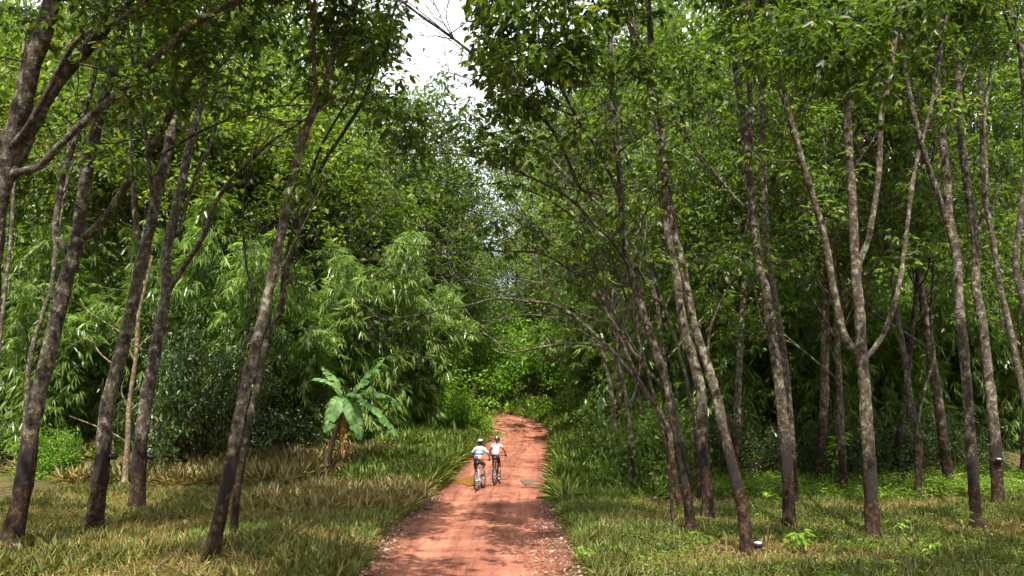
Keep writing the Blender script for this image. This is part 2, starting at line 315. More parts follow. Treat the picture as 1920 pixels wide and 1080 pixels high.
# ------------------------------------------------------------------ trees
def grow(mb, tips, p, d, L, r, lev, up=.1, nb=4, spread=(.5, 1.0)):
    n = 5; pts = [np.array(p, float)]; d = nrm(np.array(d, float)); ds = [d]
    for i in range(n-1):
        d = nrm(d+R.normal(size=3)*.14+np.array([0, 0, up])); pts.append(pts[-1]+d*L/(n-1)); ds.append(d)
    rr = np.linspace(r, r*.55, n); P_ = np.array(pts)
    tube(mb, P_, rr, 6 if r > .03 else (4 if r > .012 else 3), 0)
    if lev == 0:
        tips.append((P_[-1], d)); tips.append((P_[2], d)); return
    tips.append((P_[-1], d))
    for k in range(nb):
        t = (k+1)/nb*.7+.3; q = t*(n-1); i = min(int(q), n-2); pp = P_[i]+(P_[i+1]-P_[i])*(q-i); dd = ds[i]
        s = R.normal(size=3); s -= dd*np.dot(s, dd); s = nrm(s); an = R.uniform(*spread)
        grow(mb, tips, pp, dd*math.cos(an)+s*math.sin(an), L*R.uniform(.55, .78), r*.5, lev-1, up, nb, spread)
def whorls(mb, tips, k=6, size=.16, spread=.32, tri=True, six=True, keep=None):
    P = np.array([t[0] for t in tips]); D = np.array([t[1] for t in tips]); n = len(P)
    if keep is not None:
        ok = keep(P); P, D = P[ok], D[ok]; n = len(P)
    if n == 0: return
    P = np.repeat(P, k, 0); D = np.repeat(D, k, 0); s = rdir(len(P)); s = nrm(s-.3*D); s[:, 2] *= .55; s = nrm(s)
    base = P+s*(R.uniform(.25, 1., len(P))*spread)[:, None]
    if tri:
        side = nrm(np.cross(s, [0, 0, 1.])+1e-4)
        for a in (-.9, 0, .9):
            dd = nrm(s*math.cos(a)+side*math.sin(a)+np.array([0, 0, -.45])+R.normal(size=s.shape)*.2)
            nn = nrm(np.array([0, 0, 1.])+R.normal(size=s.shape)*.4)
            sz = size*R.uniform(.75, 1.25, len(P)); leaves(mb, base, dd, nn, sz, sz*.42, .2, .15, six=six)
    else:
        dd = nrm(s+R.normal(size=s.shape)*.5+np.array([0, 0, -.3])); nn = nrm(np.array([0, 0, 1.])+R.normal(size=s.shape)*.55)
        sz = size*R.uniform(.7, 1.3, len(P)); leaves(mb, base, dd, nn, sz, sz*.45, .2, .15, six=six)

def light_gap_keep(P):   # crown leaves pruned to open sky gaps and let sun reach the road
    xc = -.108*P[:, 1]; a = (np.abs(P[:, 0]-xc) < (.4+.03*P[:, 1])*R.uniform(.75, 1.5, len(P))) & (P[:, 2] > CAMZ+.44*P[:, 1])
    lo = (P[:, 2]-CAMZ)/P[:, 1] < np.where(P[:, 0] < -1.2, .53, .50); thin = lo & (R.random(len(P)) < np.where(P[:, 0] < -1.2, .82, .74))
    b = (np.abs(P[:, 0]+.032*P[:, 1]) < .2+.02*P[:, 1]) & (P[:, 2] > CAMZ+.29*P[:, 1]) & (P[:, 2] < CAMZ+.38*P[:, 1])
    t = P[:, 2]/SV[2]; gx = P[:, 0]-SV[0]*t; gy = P[:, 1]-SV[1]*t; q = gx-road_c(gy); c = (q < 2.3) & (gy > 22.5) & (gy < 50) & ((q > -1.9) | ((q > -7) & (R.random(len(P)) < .7))) | ((q > 2.3) & (q < 5) & (gy > 21) & (gy < 50) & (R.random(len(P)) < .7)); return ~(a | b | c | thin)
def px_of(P):
    q = P-np.array([0, 0, CAMZ]); dep = q[:, 1]*cp+q[:, 2]*sp; upc = -q[:, 1]*sp+q[:, 2]*cp
    return 960+F_PX*q[:, 0]/dep, 540-F_PX*upc/dep
def traced(name, label, base, limbs, cat='tree', m='bark', leaf='rubber_leaf', Y=None, flare=1.45, ext=(2.6, 3), side=(.5, 1.1, 1, 4), group='rubber trees of the plantation', k=4, size=.145, grow_below=560):
    """limbs: list of (points_px, w0, w1, dY); the first is the trunk, starting at the ground"""
    b = hit(*base) if Y is None else None
    if Y is not None: b = at(base[0], base[1], Y); b[2] = float(gz(b[0], b[1]))
    Yb = b[1]; root = empty(name, b, label, cat, group)
    tm, lm, tips = MB(), MB(), []
    for li, (pts, w0, w1, dY) in enumerate(limbs):
        n = len(pts); P = []
        if li == 0: y0 = Yb
        else:       # start depth: follow the nearest limb point already placed
            q = np.array(pts[0], float); y0 = Yb
            best = 1e9
            for (pp, PP) in placed:
                dd = np.hypot(pp[:, 0]-q[0], pp[:, 1]-q[1]); kk = dd.argmin()
                if dd[kk] < best: best = dd[kk]; y0 = PP[kk][1]
        for i, (x, y) in enumerate(pts):
            t = i/(n-1); P.append(at(x, y, y0+dY*t**1.3))
        P = np.array(P)
        if li == 0: P[0] = b; P = np.vstack([b-np.array([0, 0, .25])-(P[1]-P[0])*.03, P]); placed = []
        ww = np.linspace(w0, w1, len(P)); rad = np.array([width_at(p, x)/2*.82 for p, x in zip(P, ww)])
        Pc = catmull(P, 4); rc = np.interp(np.linspace(0, 1, len(Pc)), np.linspace(0, 1, len(P)), rad)
        if li == 0: h = Pc[:, 2]-b[2]; rc = rc*(1+(flare-1)*np.exp(-np.clip(h, 0, 9)/.22))
        rc = rc*(1+.05*np.sin(np.arange(len(rc))*1.9+li)+.04*R.normal(size=len(rc)))
        tube(tm, Pc, rc, 12 if rc[0] > .07 else 7, .07)
        X_, Y_ = px_of(Pc); placed.append((np.stack([X_, Y_], -1), Pc))
        d = nrm(Pc[-1]-Pc[-4]); endz = Pc[-1][2]
        if ext: grow(tm, tips, Pc[-1], d+np.array([0, 0, .15]), ext[0], rc[-1]*.9, ext[1], .06)
        s0, sl, sv, sn = side
        for q in range(sn if li else max(2, sn//3)):
            kk = int(len(Pc)*R.uniform(s0 if li else .6, .98)); kk = min(kk, len(Pc)-1)
            if placed[-1][0][kk][1] > grow_below: continue
            ax = nrm(R.normal(size=3)*np.array([1, 1, .4])+np.array([0, 0, .35])); grow(tm, tips, Pc[kk], ax, sl*R.uniform(.6, 1.2), min(.02, rc[kk]*.5), sv, .05)
    bo = tm.build('trunk', M[m], root, True, b); BASES.append((b, width_at(b, limbs[0][1])))
    if limbs[0][1] >= 22 and name == 'rubber_tree' and abs(b[0]) < 14:   # tapping panel: a slanting cut with the stripped, blackened bark above it
        PP = placed[0][1]; hz = PP[:, 2]-b[2]; pm = MB(); a0 = R.uniform(-2.4, -.9); z0 = R.uniform(.55, .9); V = []; na, nz_ = 12, 8
        rr = np.interp(np.linspace(0, 1, 40), np.linspace(0, 1, len(PP)), np.linspace(limbs[0][1], limbs[0][2], len(PP)))
        for i in range(nz_):
            for j in range(na):
                a = a0+(j/(na-1)-.5)*2.5; z = z0+(j/(na-1))*.28+(i/(nz_-1))*.75*(1-.12*math.sin(j*1.7)); k = min(int(np.searchsorted(hz, z)), len(PP)-1)
                k0 = max(k-1, 0); tt = (z-hz[k0])/max(hz[k]-hz[k0], 1e-3); c_ = PP[k0]+(PP[k]-PP[k0])*tt
                w_ = width_at(c_, np.interp(k0/len(PP), [0, 1], [limbs[0][1], limbs[0][2]]))/2*.82*(1+.45*math.exp(-z/.22))
                edge = .85 if (i in (0, nz_-1) or j in (0, na-1)) else 1.085
                V.append([c_[0]+math.cos(a)*w_*edge, c_[1]+math.sin(a)*w_*edge, b[2]+z])
        i, j = np.meshgrid(np.arange(nz_-1), np.arange(na-1), indexing='ij'); q = i*na+j; pm.add(V, np.stack([q, q+1, q+na+1, q+na], -1)); pm.build('tapping_panel', M['panel'], root, True, b)
    if tips:
        whorls(lm, tips, k, size, .46, keep=light_gap_keep)
        if lm.n: lm.build('crown', M[leaf], root, False, b)
    return root

BASES = []; M['panel'] = flat('tapped bark', (.016, .010, .007), 1., 0, .5, 12)
RT = 'rubber_tree'
# left group ------------------------------------------------
traced(RT, 'thick leaning trunk cut off by the left edge of the photo, spreading into four limbs', (-70, 1060), [
    ([(-70, 1060), (-52, 860), (-35, 660), (-18, 500), (-4, 370), (20, 270), (40, 200), (60, 120), (85, 50), (98, 0)], 56, 36, -.6),
    ([(-2, 355), (22, 320), (50, 260), (80, 200), (120, 140), (160, 95), (200, 50), (240, 5)], 34, 20, .6),
    ([(-4, 330), (10, 290), (50, 240), (90, 170), (130, 95), (165, 60), (220, 40), (275, 0)], 16, 9, -1.2),
    ([(10, 330), (40, 322), (75, 312), (100, 285), (150, 235), (210, 185), (260, 140), (310, 90), (350, 55), (400, 25), (450, 0)], 19, 12, -.8)])
traced(RT, 'tall forking trunk with a pale mushroom at its foot near the left edge', (20, 1027), [
    ([(20, 1027), (34, 960), (48, 890), (60, 790), (85, 690), (120, 540), (135, 490), (146, 440), (160, 340), (175, 265), (192, 200), (210, 140), (225, 65), (240, 0)], 42, 20, .4),
    ([(150, 450), (165, 440), (200, 405), (235, 350), (270, 300), (305, 240), (345, 165), (390, 100), (425, 25), (440, 0)], 20, 9, -.8),
    ([(128, 470), (108, 450), (106, 400), (120, 325), (155, 220), (180, 130), (190, 20)], 15, 8, 1),
    ([(268, 308), (320, 280), (360, 255), (425, 225), (475, 205), (540, 198), (590, 197)], 7, 3, .6)])
traced(RT, 'trunk with mossy base standing second from the left edge, splitting into a bundle of stems', (175, 1000), [
    ([(175, 1000), (183, 930), (192, 870), (200, 770), (220, 690), (240, 610), (255, 540), (265, 490), (280, 435), (300, 340), (320, 260), (338, 190), (358, 130), (378, 60), (390, 0)], 38, 14, .6),
    ([(336, 195), (324, 165), (318, 80), (320, 0)], 20, 15, -.5),
    ([(335, 245), (350, 220), (380, 165), (415, 120), (460, 65), (525, 0)], 14, 8, .9),
    ([(270, 460), (256, 430), (248, 300), (246, 190), (258, 100), (263, 15)], 14, 10, 1.2),
    ([(290, 400), (283, 345), (270, 225), (256, 150), (240, 60)], 12, 6, -.8)])
traced(RT, 'dark reddish trunk ringed by bare soil, behind the left trees, long limb reaching right', (256, 958), [
    ([(256, 958), (262, 860), (270, 780), (285, 690), (300, 615), (313, 540), (310, 490), (322, 425), (345, 325), (360, 250), (378, 190), (388, 100), (400, 20)], 34, 12, .8),
    ([(318, 540), (345, 500), (380, 445), (400, 390), (430, 340), (470, 300), (515, 260), (570, 225)], 13, 6, -.6),
    ([(333, 440), (345, 400), (370, 320), (395, 270), (415, 200), (440, 120)], 10, 5, 1)])
traced(RT, 'leaning trunk nearest to the left side of the road, forking high against the sky', (393, 1052), [
    ([(393, 1052), (410, 980), (425, 910), (438, 840), (452, 765), (470, 690), (488, 615), (505, 540), (525, 450), (540, 380), (555, 310), (575, 240), (598, 188), (612, 155), (625, 100), (642, 60), (668, 0)], 32, 13, .5),
    ([(597, 190), (590, 140), (588, 75), (590, 0)], 11, 8, -.7),
    ([(548, 330), (580, 230), (610, 190), (640, 150), (690, 90), (740, 20)], 5, 3, .8),
    ([(505, 560), (530, 500), (570, 420), (610, 340), (640, 290)], 5, 2, -1)])
traced(RT, 'slender grey trunk just right of and behind the roadside leaning trunk on the left', (437, 1012), [
    ([(437, 1012), (442, 940), (452, 880), (467, 790), (485, 715), (500, 640), (520, 590), (535, 540), (542, 490), (565, 425), (585, 360), (610, 300), (640, 255), (680, 190), (700, 140), (725, 75)], 18, 6, .6),
    ([(528, 560), (532, 500), (550, 425), (570, 360), (600, 280), (630, 225), (665, 170)], 8, 5, .8),
    ([(450, 880), (448, 780), (452, 690), (465, 615), (472, 555), (462, 500), (455, 430)], 8, 5, .5)])
traced('bare_tree', 'thin pale leafless tree with broken twigs between two dark trunks on the left', (233, 914), [
    ([(233, 914), (240, 820), (242, 760), (255, 670), (260, 590), (272, 540), (285, 480)], 14, 6, .2),
    ([(242, 765), (228, 735), (236, 700)], 5, 2, -.3), ([(222, 690), (190, 665), (172, 640), (157, 634)], 4, 2, .2),
    ([(250, 640), (222, 620), (190, 600), (165, 583), (150, 560)], 4, 2, .4), ([(258, 655), (270, 640), (285, 628)], 5, 2, .2),
    ([(245, 770), (262, 755), (280, 745)], 4, 2, .1), ([(240, 830), (210, 812), (170, 795), (130, 780)], 4, 2, -.3),
    ([(254, 680), (240, 650), (236, 625), (228, 600)], 3, 1.5, .3), ([(278, 820), (290, 800), (305, 778)], 3, 1.5, 0)],
    m='bark2', ext=None, side=(.5, .5, 0, 0), group=None)
traced(RT, 'thin straight stem at the very left edge behind the thick trunk', (-8, 905), [
    ([(-8, 905), (-3, 680), (10, 540), (20, 450), (26, 340), (30, 200), (45, 80)], 10, 6, .5)], Y=24)
traced(RT, 'slim crooked stem rising just behind the forked trunk with the mushroom', (46, 905), [
    ([(46, 905), (50, 740), (60, 655), (80, 590), (95, 540), (104, 480), (100, 420)], 12, 8, .3),
    ([(98, 500), (112, 420), (125, 330), (130, 200)], 7, 4, .8)], Y=22)
# right group ------------------------------------------------
traced(RT, 'crooked trunk nearest the right side of the road with long limbs arching over it', (1297, 1006), [
    ([(1297, 1006), (1290, 940), (1282, 870), (1265, 790), (1250, 720), (1220, 630), (1200, 570), (1180, 500), (1168, 430), (1163, 340), (1152, 235), (1145, 125), (1145, 0)], 24, 11, .6),
    ([(1170, 445), (1150, 400), (1125, 365), (1090, 355), (1065, 300), (1040, 250), (1010, 215), (965, 170), (920, 130), (885, 100), (840, 65), (790, 30), (750, 0)], 9, 6, -2.2),
    ([(1180, 500), (1150, 455), (1115, 420), (1065, 370), (990, 330), (920, 302), (850, 288), (740, 290)], 9, 3, -1.6),
    ([(1162, 370), (1150, 340), (1120, 280), (1090, 235), (1055, 170), (1020, 105), (960, 30), (930, -10)], 9, 6, .9),
    ([(1250, 730), (1215, 695), (1180, 650), (1140, 590), (1100, 540), (1060, 500), (1010, 475), (930, 470), (860, 465)], 10, 3, 1.5)], side=(.35, 1.5, 1, 14), size=.17, grow_below=620)
traced(RT, 'straight trunk behind the arching roadside tree, forking near the top right of the road', (1328, 974), [
    ([(1328, 974), (1325, 900), (1318, 840), (1315, 740), (1297, 665), (1282, 615), (1272, 550), (1265, 490), (1250, 425), (1240, 350), (1235, 260), (1226, 175), (1222, 100), (1215, 0)], 27, 14, .4),
    ([(1224, 180), (1195, 100), (1175, 30), (1168, 0)], 11, 8, -.6),
    ([(1240, 360), (1190, 345), (1130, 352), (1085, 356), (1030, 350)], 5, 3, -1), ([(1280, 190), (1200, 212), (1140, 228), (1040, 245)], 3, 2, -1)])
traced(RT, 'leaning trunk with a black latex cup at its foot, dark curled twig at its fork', (1402, 1040), [
    ([(1402, 1040), (1393, 965), (1375, 880), (1355, 800), (1340, 730), (1325, 680), (1303, 615), (1288, 540), (1276, 480), (1262, 420), (1250, 330), (1240, 240), (1205, 120), (1180, 0)], 28, 10, .8),
    ([(1327, 680), (1330, 625), (1345, 580), (1365, 540), (1382, 500)], 7, 4, -.4),
    ([(1395, 388), (1370, 360), (1330, 310), (1290, 260), (1255, 200)], 6, 3, .3)])
traced(RT, 'tall trunk with a blackened tapping scar, two parallel upper stems, mid right', (1480, 992), [
    ([(1480, 992), (1477, 890), (1468, 790), (1460, 715), (1445, 615), (1435, 540), (1425, 510), (1415, 425), (1402, 300), (1390, 200), (1375, 100), (1362, 0)], 28, 13, .2),
    ([(1404, 320), (1407, 200), (1400, 100), (1385, 0)], 14, 10, .8),
    ([(1397, 388), (1360, 350), (1320, 305), (1285, 260), (1240, 190)], 6, 3, -.8)])
traced(RT, 'slimmer trunk close behind the scarred twin stemmed trunk', (1492, 945), [
    ([(1492, 945), (1485, 840), (1478, 740), (1470, 665), (1455, 570), (1440, 470), (1432, 330), (1425, 150), (1410, 0)], 17, 10, .5)])
traced(RT, 'stout trunk with a three way fork low down, the clearest fork on the right', (1637, 1012), [
    ([(1637, 1012), (1634, 950), (1630, 890), (1625, 790), (1620, 715), (1615, 660), (1612, 590), (1607, 540), (1602, 475), (1597, 350), (1590, 250), (1588, 100), (1590, 0)], 33, 15, .3),
    ([(1612, 665), (1585, 635), (1570, 580), (1557, 510), (1545, 440), (1515, 340), (1495, 270), (1475, 200), (1445, 120), (1412, 40), (1400, 0)], 19, 10, -.7),
    ([(1488, 250), (1465, 150), (1450, 60), (1437, 0)], 12, 9, .6),
    ([(1622, 672), (1638, 655), (1657, 625), (1677, 570), (1690, 510), (1697, 460), (1715, 320), (1740, 225), (1760, 125), (1780, 0)], 13, 7, .8),
    ([(1605, 540), (1613, 490), (1630, 440), (1648, 325), (1652, 225), (1667, 150), (1680, 60), (1687, 0)], 15, 11, -.4),
    ([(1590, 100), (1570, 80), (1540, 40), (1505, 0)], 7, 5, .6)])
traced(RT, 'pair of thin pale stems sharing one foot at the bamboo edge on the right', (1722, 938), [
    ([(1722, 938), (1720, 840), (1705, 740), (1695, 665), (1682, 590), (1670, 500), (1655, 400), (1640, 300), (1600, 200)], 17, 8, .5),
    ([(1722, 900), (1728, 850), (1722, 790), (1738, 715), (1752, 670), (1745, 600), (1750, 480), (1735, 330)], 8, 5, .9)])
traced(RT, 'upright trunk with a red brown foot second from the right edge, forking high up', (1832, 996), [
    ([(1832, 996), (1825, 890), (1817, 790), (1810, 690), (1800, 590), (1797, 540), (1793, 475), (1780, 400), (1772, 300), (1762, 225), (1756, 125), (1765, 50), (1780, 0)], 26, 12, .4),
    ([(1790, 470), (1770, 400), (1745, 325), (1725, 260), (1705, 175), (1690, 90), (1680, 0)], 14, 9, -.6),
    ([(1770, 250), (1790, 180), (1820, 110), (1855, 20)], 5, 3, .7)])
traced(RT, 'trunk with a white topped latex cup at knee height near the right edge', (1872, 950), [
    ([(1872, 950), (1867, 840), (1860, 765), (1852, 690), (1840, 590), (1830, 540), (1829, 450), (1810, 325), (1800, 225), (1796, 100), (1790, 0)], 26, 12, .5),
    ([(1828, 460), (1850, 360), (1845, 240), (1860, 120), (1870, 0)], 9, 5, .8)])
traced(RT, 'bare pale trunk leaning in from the right edge of the photo', (1950, 955), [
    ([(1950, 955), (1935, 830), (1918, 740), (1900, 650), (1885, 580), (1875, 540), (1862, 450), (1845, 350), (1840, 200), (1835, 60)], 18, 9, .4)])
traced(RT, 'trunk cut off by the top right corner of the photo', (1990, 990), [
    ([(1990, 990), (1970, 800), (1940, 650), (1918, 560), (1905, 480), (1925, 300), (1915, 100), (1890, 10)], 18, 12, .4),
    ([(1922, 280), (1915, 110), (1900, 70), (1875, 0)], 8, 6, -.4)])
traced(RT, 'small grey trunk beside the grassy verge right of the cyclists', (1170, 912), [
    ([(1170, 912), (1155, 840), (1150, 765), (1140, 705), (1125, 650), (1100, 610), (1060, 580)], 14, 5, .4),
    ([(1148, 740), (1158, 660), (1150, 560), (1130, 470)], 7, 4, .8)], size=.2, grow_below=700, side=(.4, 1.3, 1, 9))
traced(RT, 'small trunk just right of the grey verge trunk, leaning left over the bushes', (1195, 934), [
    ([(1195, 934), (1185, 860), (1180, 790), (1170, 725), (1158, 680), (1140, 655), (1090, 645), (1030, 648), (960, 660), (930, 640), (905, 622)], 12, 2, 1.),
    ([(1180, 770), (1200, 690), (1195, 600), (1185, 520)], 7, 4, .6)], size=.2, grow_below=700, side=(.4, 1.3, 1, 9))
traced(RT, 'bowed dark trunk sweeping low over the road behind the arching roadside tree', (1275, 955), [
    ([(1275, 955), (1262, 870), (1252, 800), (1215, 742), (1182, 697), (1140, 650), (1090, 605), (1040, 572), (990, 565), (930, 560), (870, 575)], 15, 4, 2.),
    ([(1215, 745), (1170, 650), (1140, 560), (1120, 470), (1080, 400)], 8, 4, 1.)], size=.19, grow_below=690, side=(.35, 1.3, 1, 14))

traced(RT, 'thin young stem arching far out to the left over the road behind the verge trunks', (1222, 922), [
    ([(1222, 922), (1208, 800), (1182, 680), (1132, 560), (1062, 475), (985, 420), (905, 400)], 9, 2, 1.),
    ([(1182, 680), (1120, 640), (1050, 600), (985, 590), (930, 600)], 5, 2, .5), ([(1150, 600), (1130, 480), (1080, 370), (1020, 300)], 5, 2, .8)], size=.18, grow_below=700, side=(.3, 1.2, 1, 10))
traced(RT, 'slender stem leaning left between the arching tree and the straight trunk behind it', (1312, 938), [
    ([(1312, 938), (1300, 780), (1268, 640), (1215, 505), (1140, 400), (1062, 330), (1000, 250), (960, 150)], 10, 3, .8),
    ([(1240, 565), (1180, 540), (1100, 520), (1020, 530), (960, 520)], 5, 2, -.6), ([(1215, 505), (1200, 400), (1170, 280), (1110, 160), (1080, 60)], 6, 3, .5)], size=.17, grow_below=700, side=(.3, 1.2, 1, 9))
traced(RT, 'thin bare stem fanning out over the road between the bowed trunk and the arching tree', (1262, 985), [
    ([(1262, 985), (1252, 860), (1225, 740), (1190, 610), (1150, 490), (1110, 380), (1080, 260), (1062, 120), (1050, 0)], 9, 3, .6),
    ([(1215, 700), (1165, 610), (1105, 530), (1040, 480), (975, 460)], 5, 2, -.8), ([(1160, 520), (1100, 430), (1020, 370), (940, 345), (880, 350)], 5, 2, .5),
    ([(1190, 610), (1200, 500), (1215, 380), (1200, 250)], 5, 2, .5)], size=.13, grow_below=700, side=(.3, 1.1, 1, 7), ext=(1.4, 1))
# --- procedural plantation and forest trees (prototypes, then copies)
def proto(name, leaf, H, r0, lev, size, k, seedn, lean=.05, fork=.35, crown=.5, tri=True, spread=(.45, .95), nb=4, bark='bark'):
    global R
    R = np.random.default_rng(seedn)
    root = empty(name, (0, 0, -500), 'x', 'tree'); tm, lm, tips = MB(), MB(), []
    n = 9; pts = [np.array([0, 0, -.3])]; d = np.array([R.normal()*lean, R.normal()*lean, 1.])
    hf = H*fork
    for i in range(n): d = nrm(d+R.normal(size=3)*.04); pts.append(pts[-1]+d*(H*.9)/n)
    P = catmull(np.array(pts), 2); rc = np.linspace(r0, r0*.22, len(P))*(1+.04*R.normal(size=len(P))); tube(tm, P, rc, 9, .06)
    for q in range(int(9*crown*2)+2):
        t = R.uniform(fork, .97); i = int(t*(len(P)-1)); az = q*2.4+R.uniform(-.4, .4); el = R.uniform(.5, 1.1)
        grow(tm, tips, P[i], [math.cos(az)*math.cos(el), math.sin(az)*math.cos(el), math.sin(el)], H*crown*.36*(1.25-t*.5), rc[i]*.5, lev, .05, nb, spread)
    grow(tm, tips, P[-1], [0, 0, 1], H*.12, rc[-1], lev, .05, nb, spread)
    whorls(lm, tips, k, size, size*(2.2 if tri else 1.7), tri)
    tm.build('trunk', M[bark], root, True); lm.build('crown', M[leaf], root)
    print('proto', name, len(tips), lm.n)
    return root
PR = [proto('rubber_tree', 'rubber_leaf', 14, .15, 2, .19, 5, 11, .1, .35, .55), proto('rubber_tree', 'mid_leaf', 14, .14, 2, .2, 5, 12, .12, .32, .6),
      proto('rubber_tree', 'rubber_leaf', 14, .13, 2, .2, 5, 13, .14, .4, .5)]
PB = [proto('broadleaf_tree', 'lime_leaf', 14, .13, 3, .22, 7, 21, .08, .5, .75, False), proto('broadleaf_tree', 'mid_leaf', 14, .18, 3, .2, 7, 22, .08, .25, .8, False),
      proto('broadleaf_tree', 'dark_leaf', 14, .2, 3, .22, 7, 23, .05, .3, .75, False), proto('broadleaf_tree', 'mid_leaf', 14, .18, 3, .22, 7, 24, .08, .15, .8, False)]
def bush_proto(leaf, size, k, seedn, n0=16, wid=1.5):
    global R
    R = np.random.default_rng(seedn)
    root = empty('shrub', (0, 0, -500), 'x', 'shrub'); tm, lm, tips = MB(), MB(), []
    for q in range(n0):
        az = R.uniform(0, 6.28); el = R.uniform(.25, 1.4)
        grow(tm, tips, [R.normal()*.25, R.normal()*.25, -.05], [math.cos(az)*math.cos(el)*wid, math.sin(az)*math.cos(el)*wid, math.sin(el)+.2], R.uniform(1., 1.9), .025, 2, .02, 4)
    whorls(lm, tips, k, size, size*2.3, False); tm.build('stems', M['bark'], root); lm.build('foliage', M[leaf], root); print('bush', len(tips), lm.n)
    return root
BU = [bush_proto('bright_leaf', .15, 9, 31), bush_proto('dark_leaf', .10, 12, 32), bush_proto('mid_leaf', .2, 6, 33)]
# bamboo
def bamboo_proto(seedn, H=11, n=13, leaf='bamboo_leaf'):
    global R
    R = np.random.default_rng(seedn)
    root = empty('bamboo_clump', (0, 0, -500), 'x', 'bamboo'); cm, lm = MB(), MB(); FP, FD = [], []
    for q in range(n):
        az = q*2.4+R.uniform(-.3, .3); rr = R.uniform(.1, .8); o = np.array([math.cos(az), math.sin(az), 0]); h = H*R.uniform(.65, 1.08); arch = R.uniform(1.2, 3.4)
        t = np.linspace(0, 1, 14)[:, None]; P = o*rr+o*arch*t**2.3+np.array([0, 0, 1.])*h*(t-.22*t**4)-np.array([0, 0, .2])
        tube(cm, P, np.linspace(.05, .008, 14), 6)
        for b in range(50):
            tt = R.uniform(.05, 1)**.85; p = np.array([np.interp(tt, t[:, 0], P[:, c]) for c in range(3)])
            a2 = az+R.normal()*1.1; L = R.uniform(.5, 1.9)*(1.15-tt*.5); dd = np.array([math.cos(a2), math.sin(a2), R.uniform(.1, .7)])
            pts = [p]; v = nrm(dd)
            for s_ in range(5): v = nrm(v+np.array([0, 0, -.33])); pts.append(pts[-1]+v*L/5)
            pts = np.array(pts)
            if b % 2 == 0: tube(cm, pts, np.linspace(.007, .003, 6), 3)
            for s_ in (1, 3, 4, 5): 
                FP.append(pts[s_]+R.normal(size=3)*.16); FD.append(nrm(pts[s_]-pts[s_-1]+R.normal(size=3)*.3))
    FP = np.array(FP); FD = np.array(FD); nf = len(FP); k = 7
    side = nrm(np.cross(FD, [0, 0, 1.])+1e-4); fr = R.random(nf)
    for j in range(k):
        a = (j-(k-1)/2)*.36+R.normal(size=nf)*.1; dn = np.array([0, 0, -.55])
        d = nrm(FD*np.cos(a)[:, None]+side*np.sin(a)[:, None]+dn+R.normal(size=(nf, 3))*.12)
        L = R.uniform(.45, .78, nf)*(1-abs(j-3)*.07); nn = nrm(np.array([0, 0, 1.])+R.normal(size=(nf, 3))*.3)
        leaves(lm, FP, d, nn, L, L*.11, .12, 0, np.clip(fr*.6+R.random(nf)*.4, 0, 1), six=False)
    cm.build('culms', M['culm'], root); lm.build('foliage', M[leaf], root); print('bamboo', nf, lm.n)
    return root
BA = [bamboo_proto(41), bamboo_proto(42), bamboo_proto(43, 10, 12)]
used = set()
def place(p, px, Y, scale, label, group=None, rz=None, base_py=None, name=None, cat=None, sz=1., dz=0):
    key = p.name
    if base_py is not None: b = hit(px, base_py)
    else: b = at(px, 800, Y); b[2] = float(gz(b[0], b[1]))
    o = p if key not in used else copy_tree(p); used.add(key)
    if key in used and o is not p: pass
    o.location = Vector(b)+Vector((0, 0, dz)); o.scale = (scale, scale, scale*sz); o.rotation_euler = (0, 0, R.uniform(0, 6.28) if rz is None else rz)
    o['label'] = label
    if 'group' in o: del o['group']
    if group: o['group'] = group
    if cat: o['category'] = cat
    return o
R = np.random.default_rng(99)
HB = 'bamboo clumps lining the road'
# left bamboo wall
for i, (px, Y, s, l) in enumerate([
    (-20, 31, .95, 'bamboo clump at the left edge behind the thick trunks'),
    (90, 29, .72, 'low bamboo clump between the two leftmost trunks'),
    (210, 32, .95, 'bamboo clump in deep shade behind the pale leafless tree'),
    (350, 31, .85, 'bamboo clump rising behind the dark glossy shrub'),
    (470, 30.5, .85, 'sunlit bamboo clump behind the roadside leaning trunks on the left'),
    (575, 31.5, .88, 'broad bamboo clump drooping just left of the banana plant'),
    (690, 33.5, .85, 'bamboo clump directly behind the banana plant'),
    (780, 38, .85, 'bamboo clump right of the banana plant above the grassy bank'),
    (672, 47, 1.65, 'tall yellow green bamboo plume left of the sky gap'),
    (795, 49, .95, 'far bamboo clump left of the road bend')]):
    place(BA[i % 3], px, Y, s, l, HB, sz=1+.32*((i*5+2) % 3)/2)
for i, (px, Y, s, l) in enumerate([
    (1130, 40, .95, 'bamboo clump far behind the small verge trunks right of the road'),
    (1235, 33, .85, 'bamboo clump seen between the arching roadside tree and the small verge trunks'),
    (1350, 30.5, .85, 'shaded bamboo clump behind the trunk with the black latex cup'),
    (1450, 32, 1., 'bamboo clump behind the scarred twin stemmed trunk'),
    (1560, 30, .85, 'bamboo clump left of the three way forked trunk'),
    (1690, 31, .95, 'bamboo clump right of the three way forked trunk'),
    (1790, 33, .95, 'bamboo clump behind the trunk second from the right edge'),
    (1900, 32, 1., 'bamboo clump at the right edge in dark shade')]):
    place(BA[(i+1) % 3], px, Y, s, l, HB)
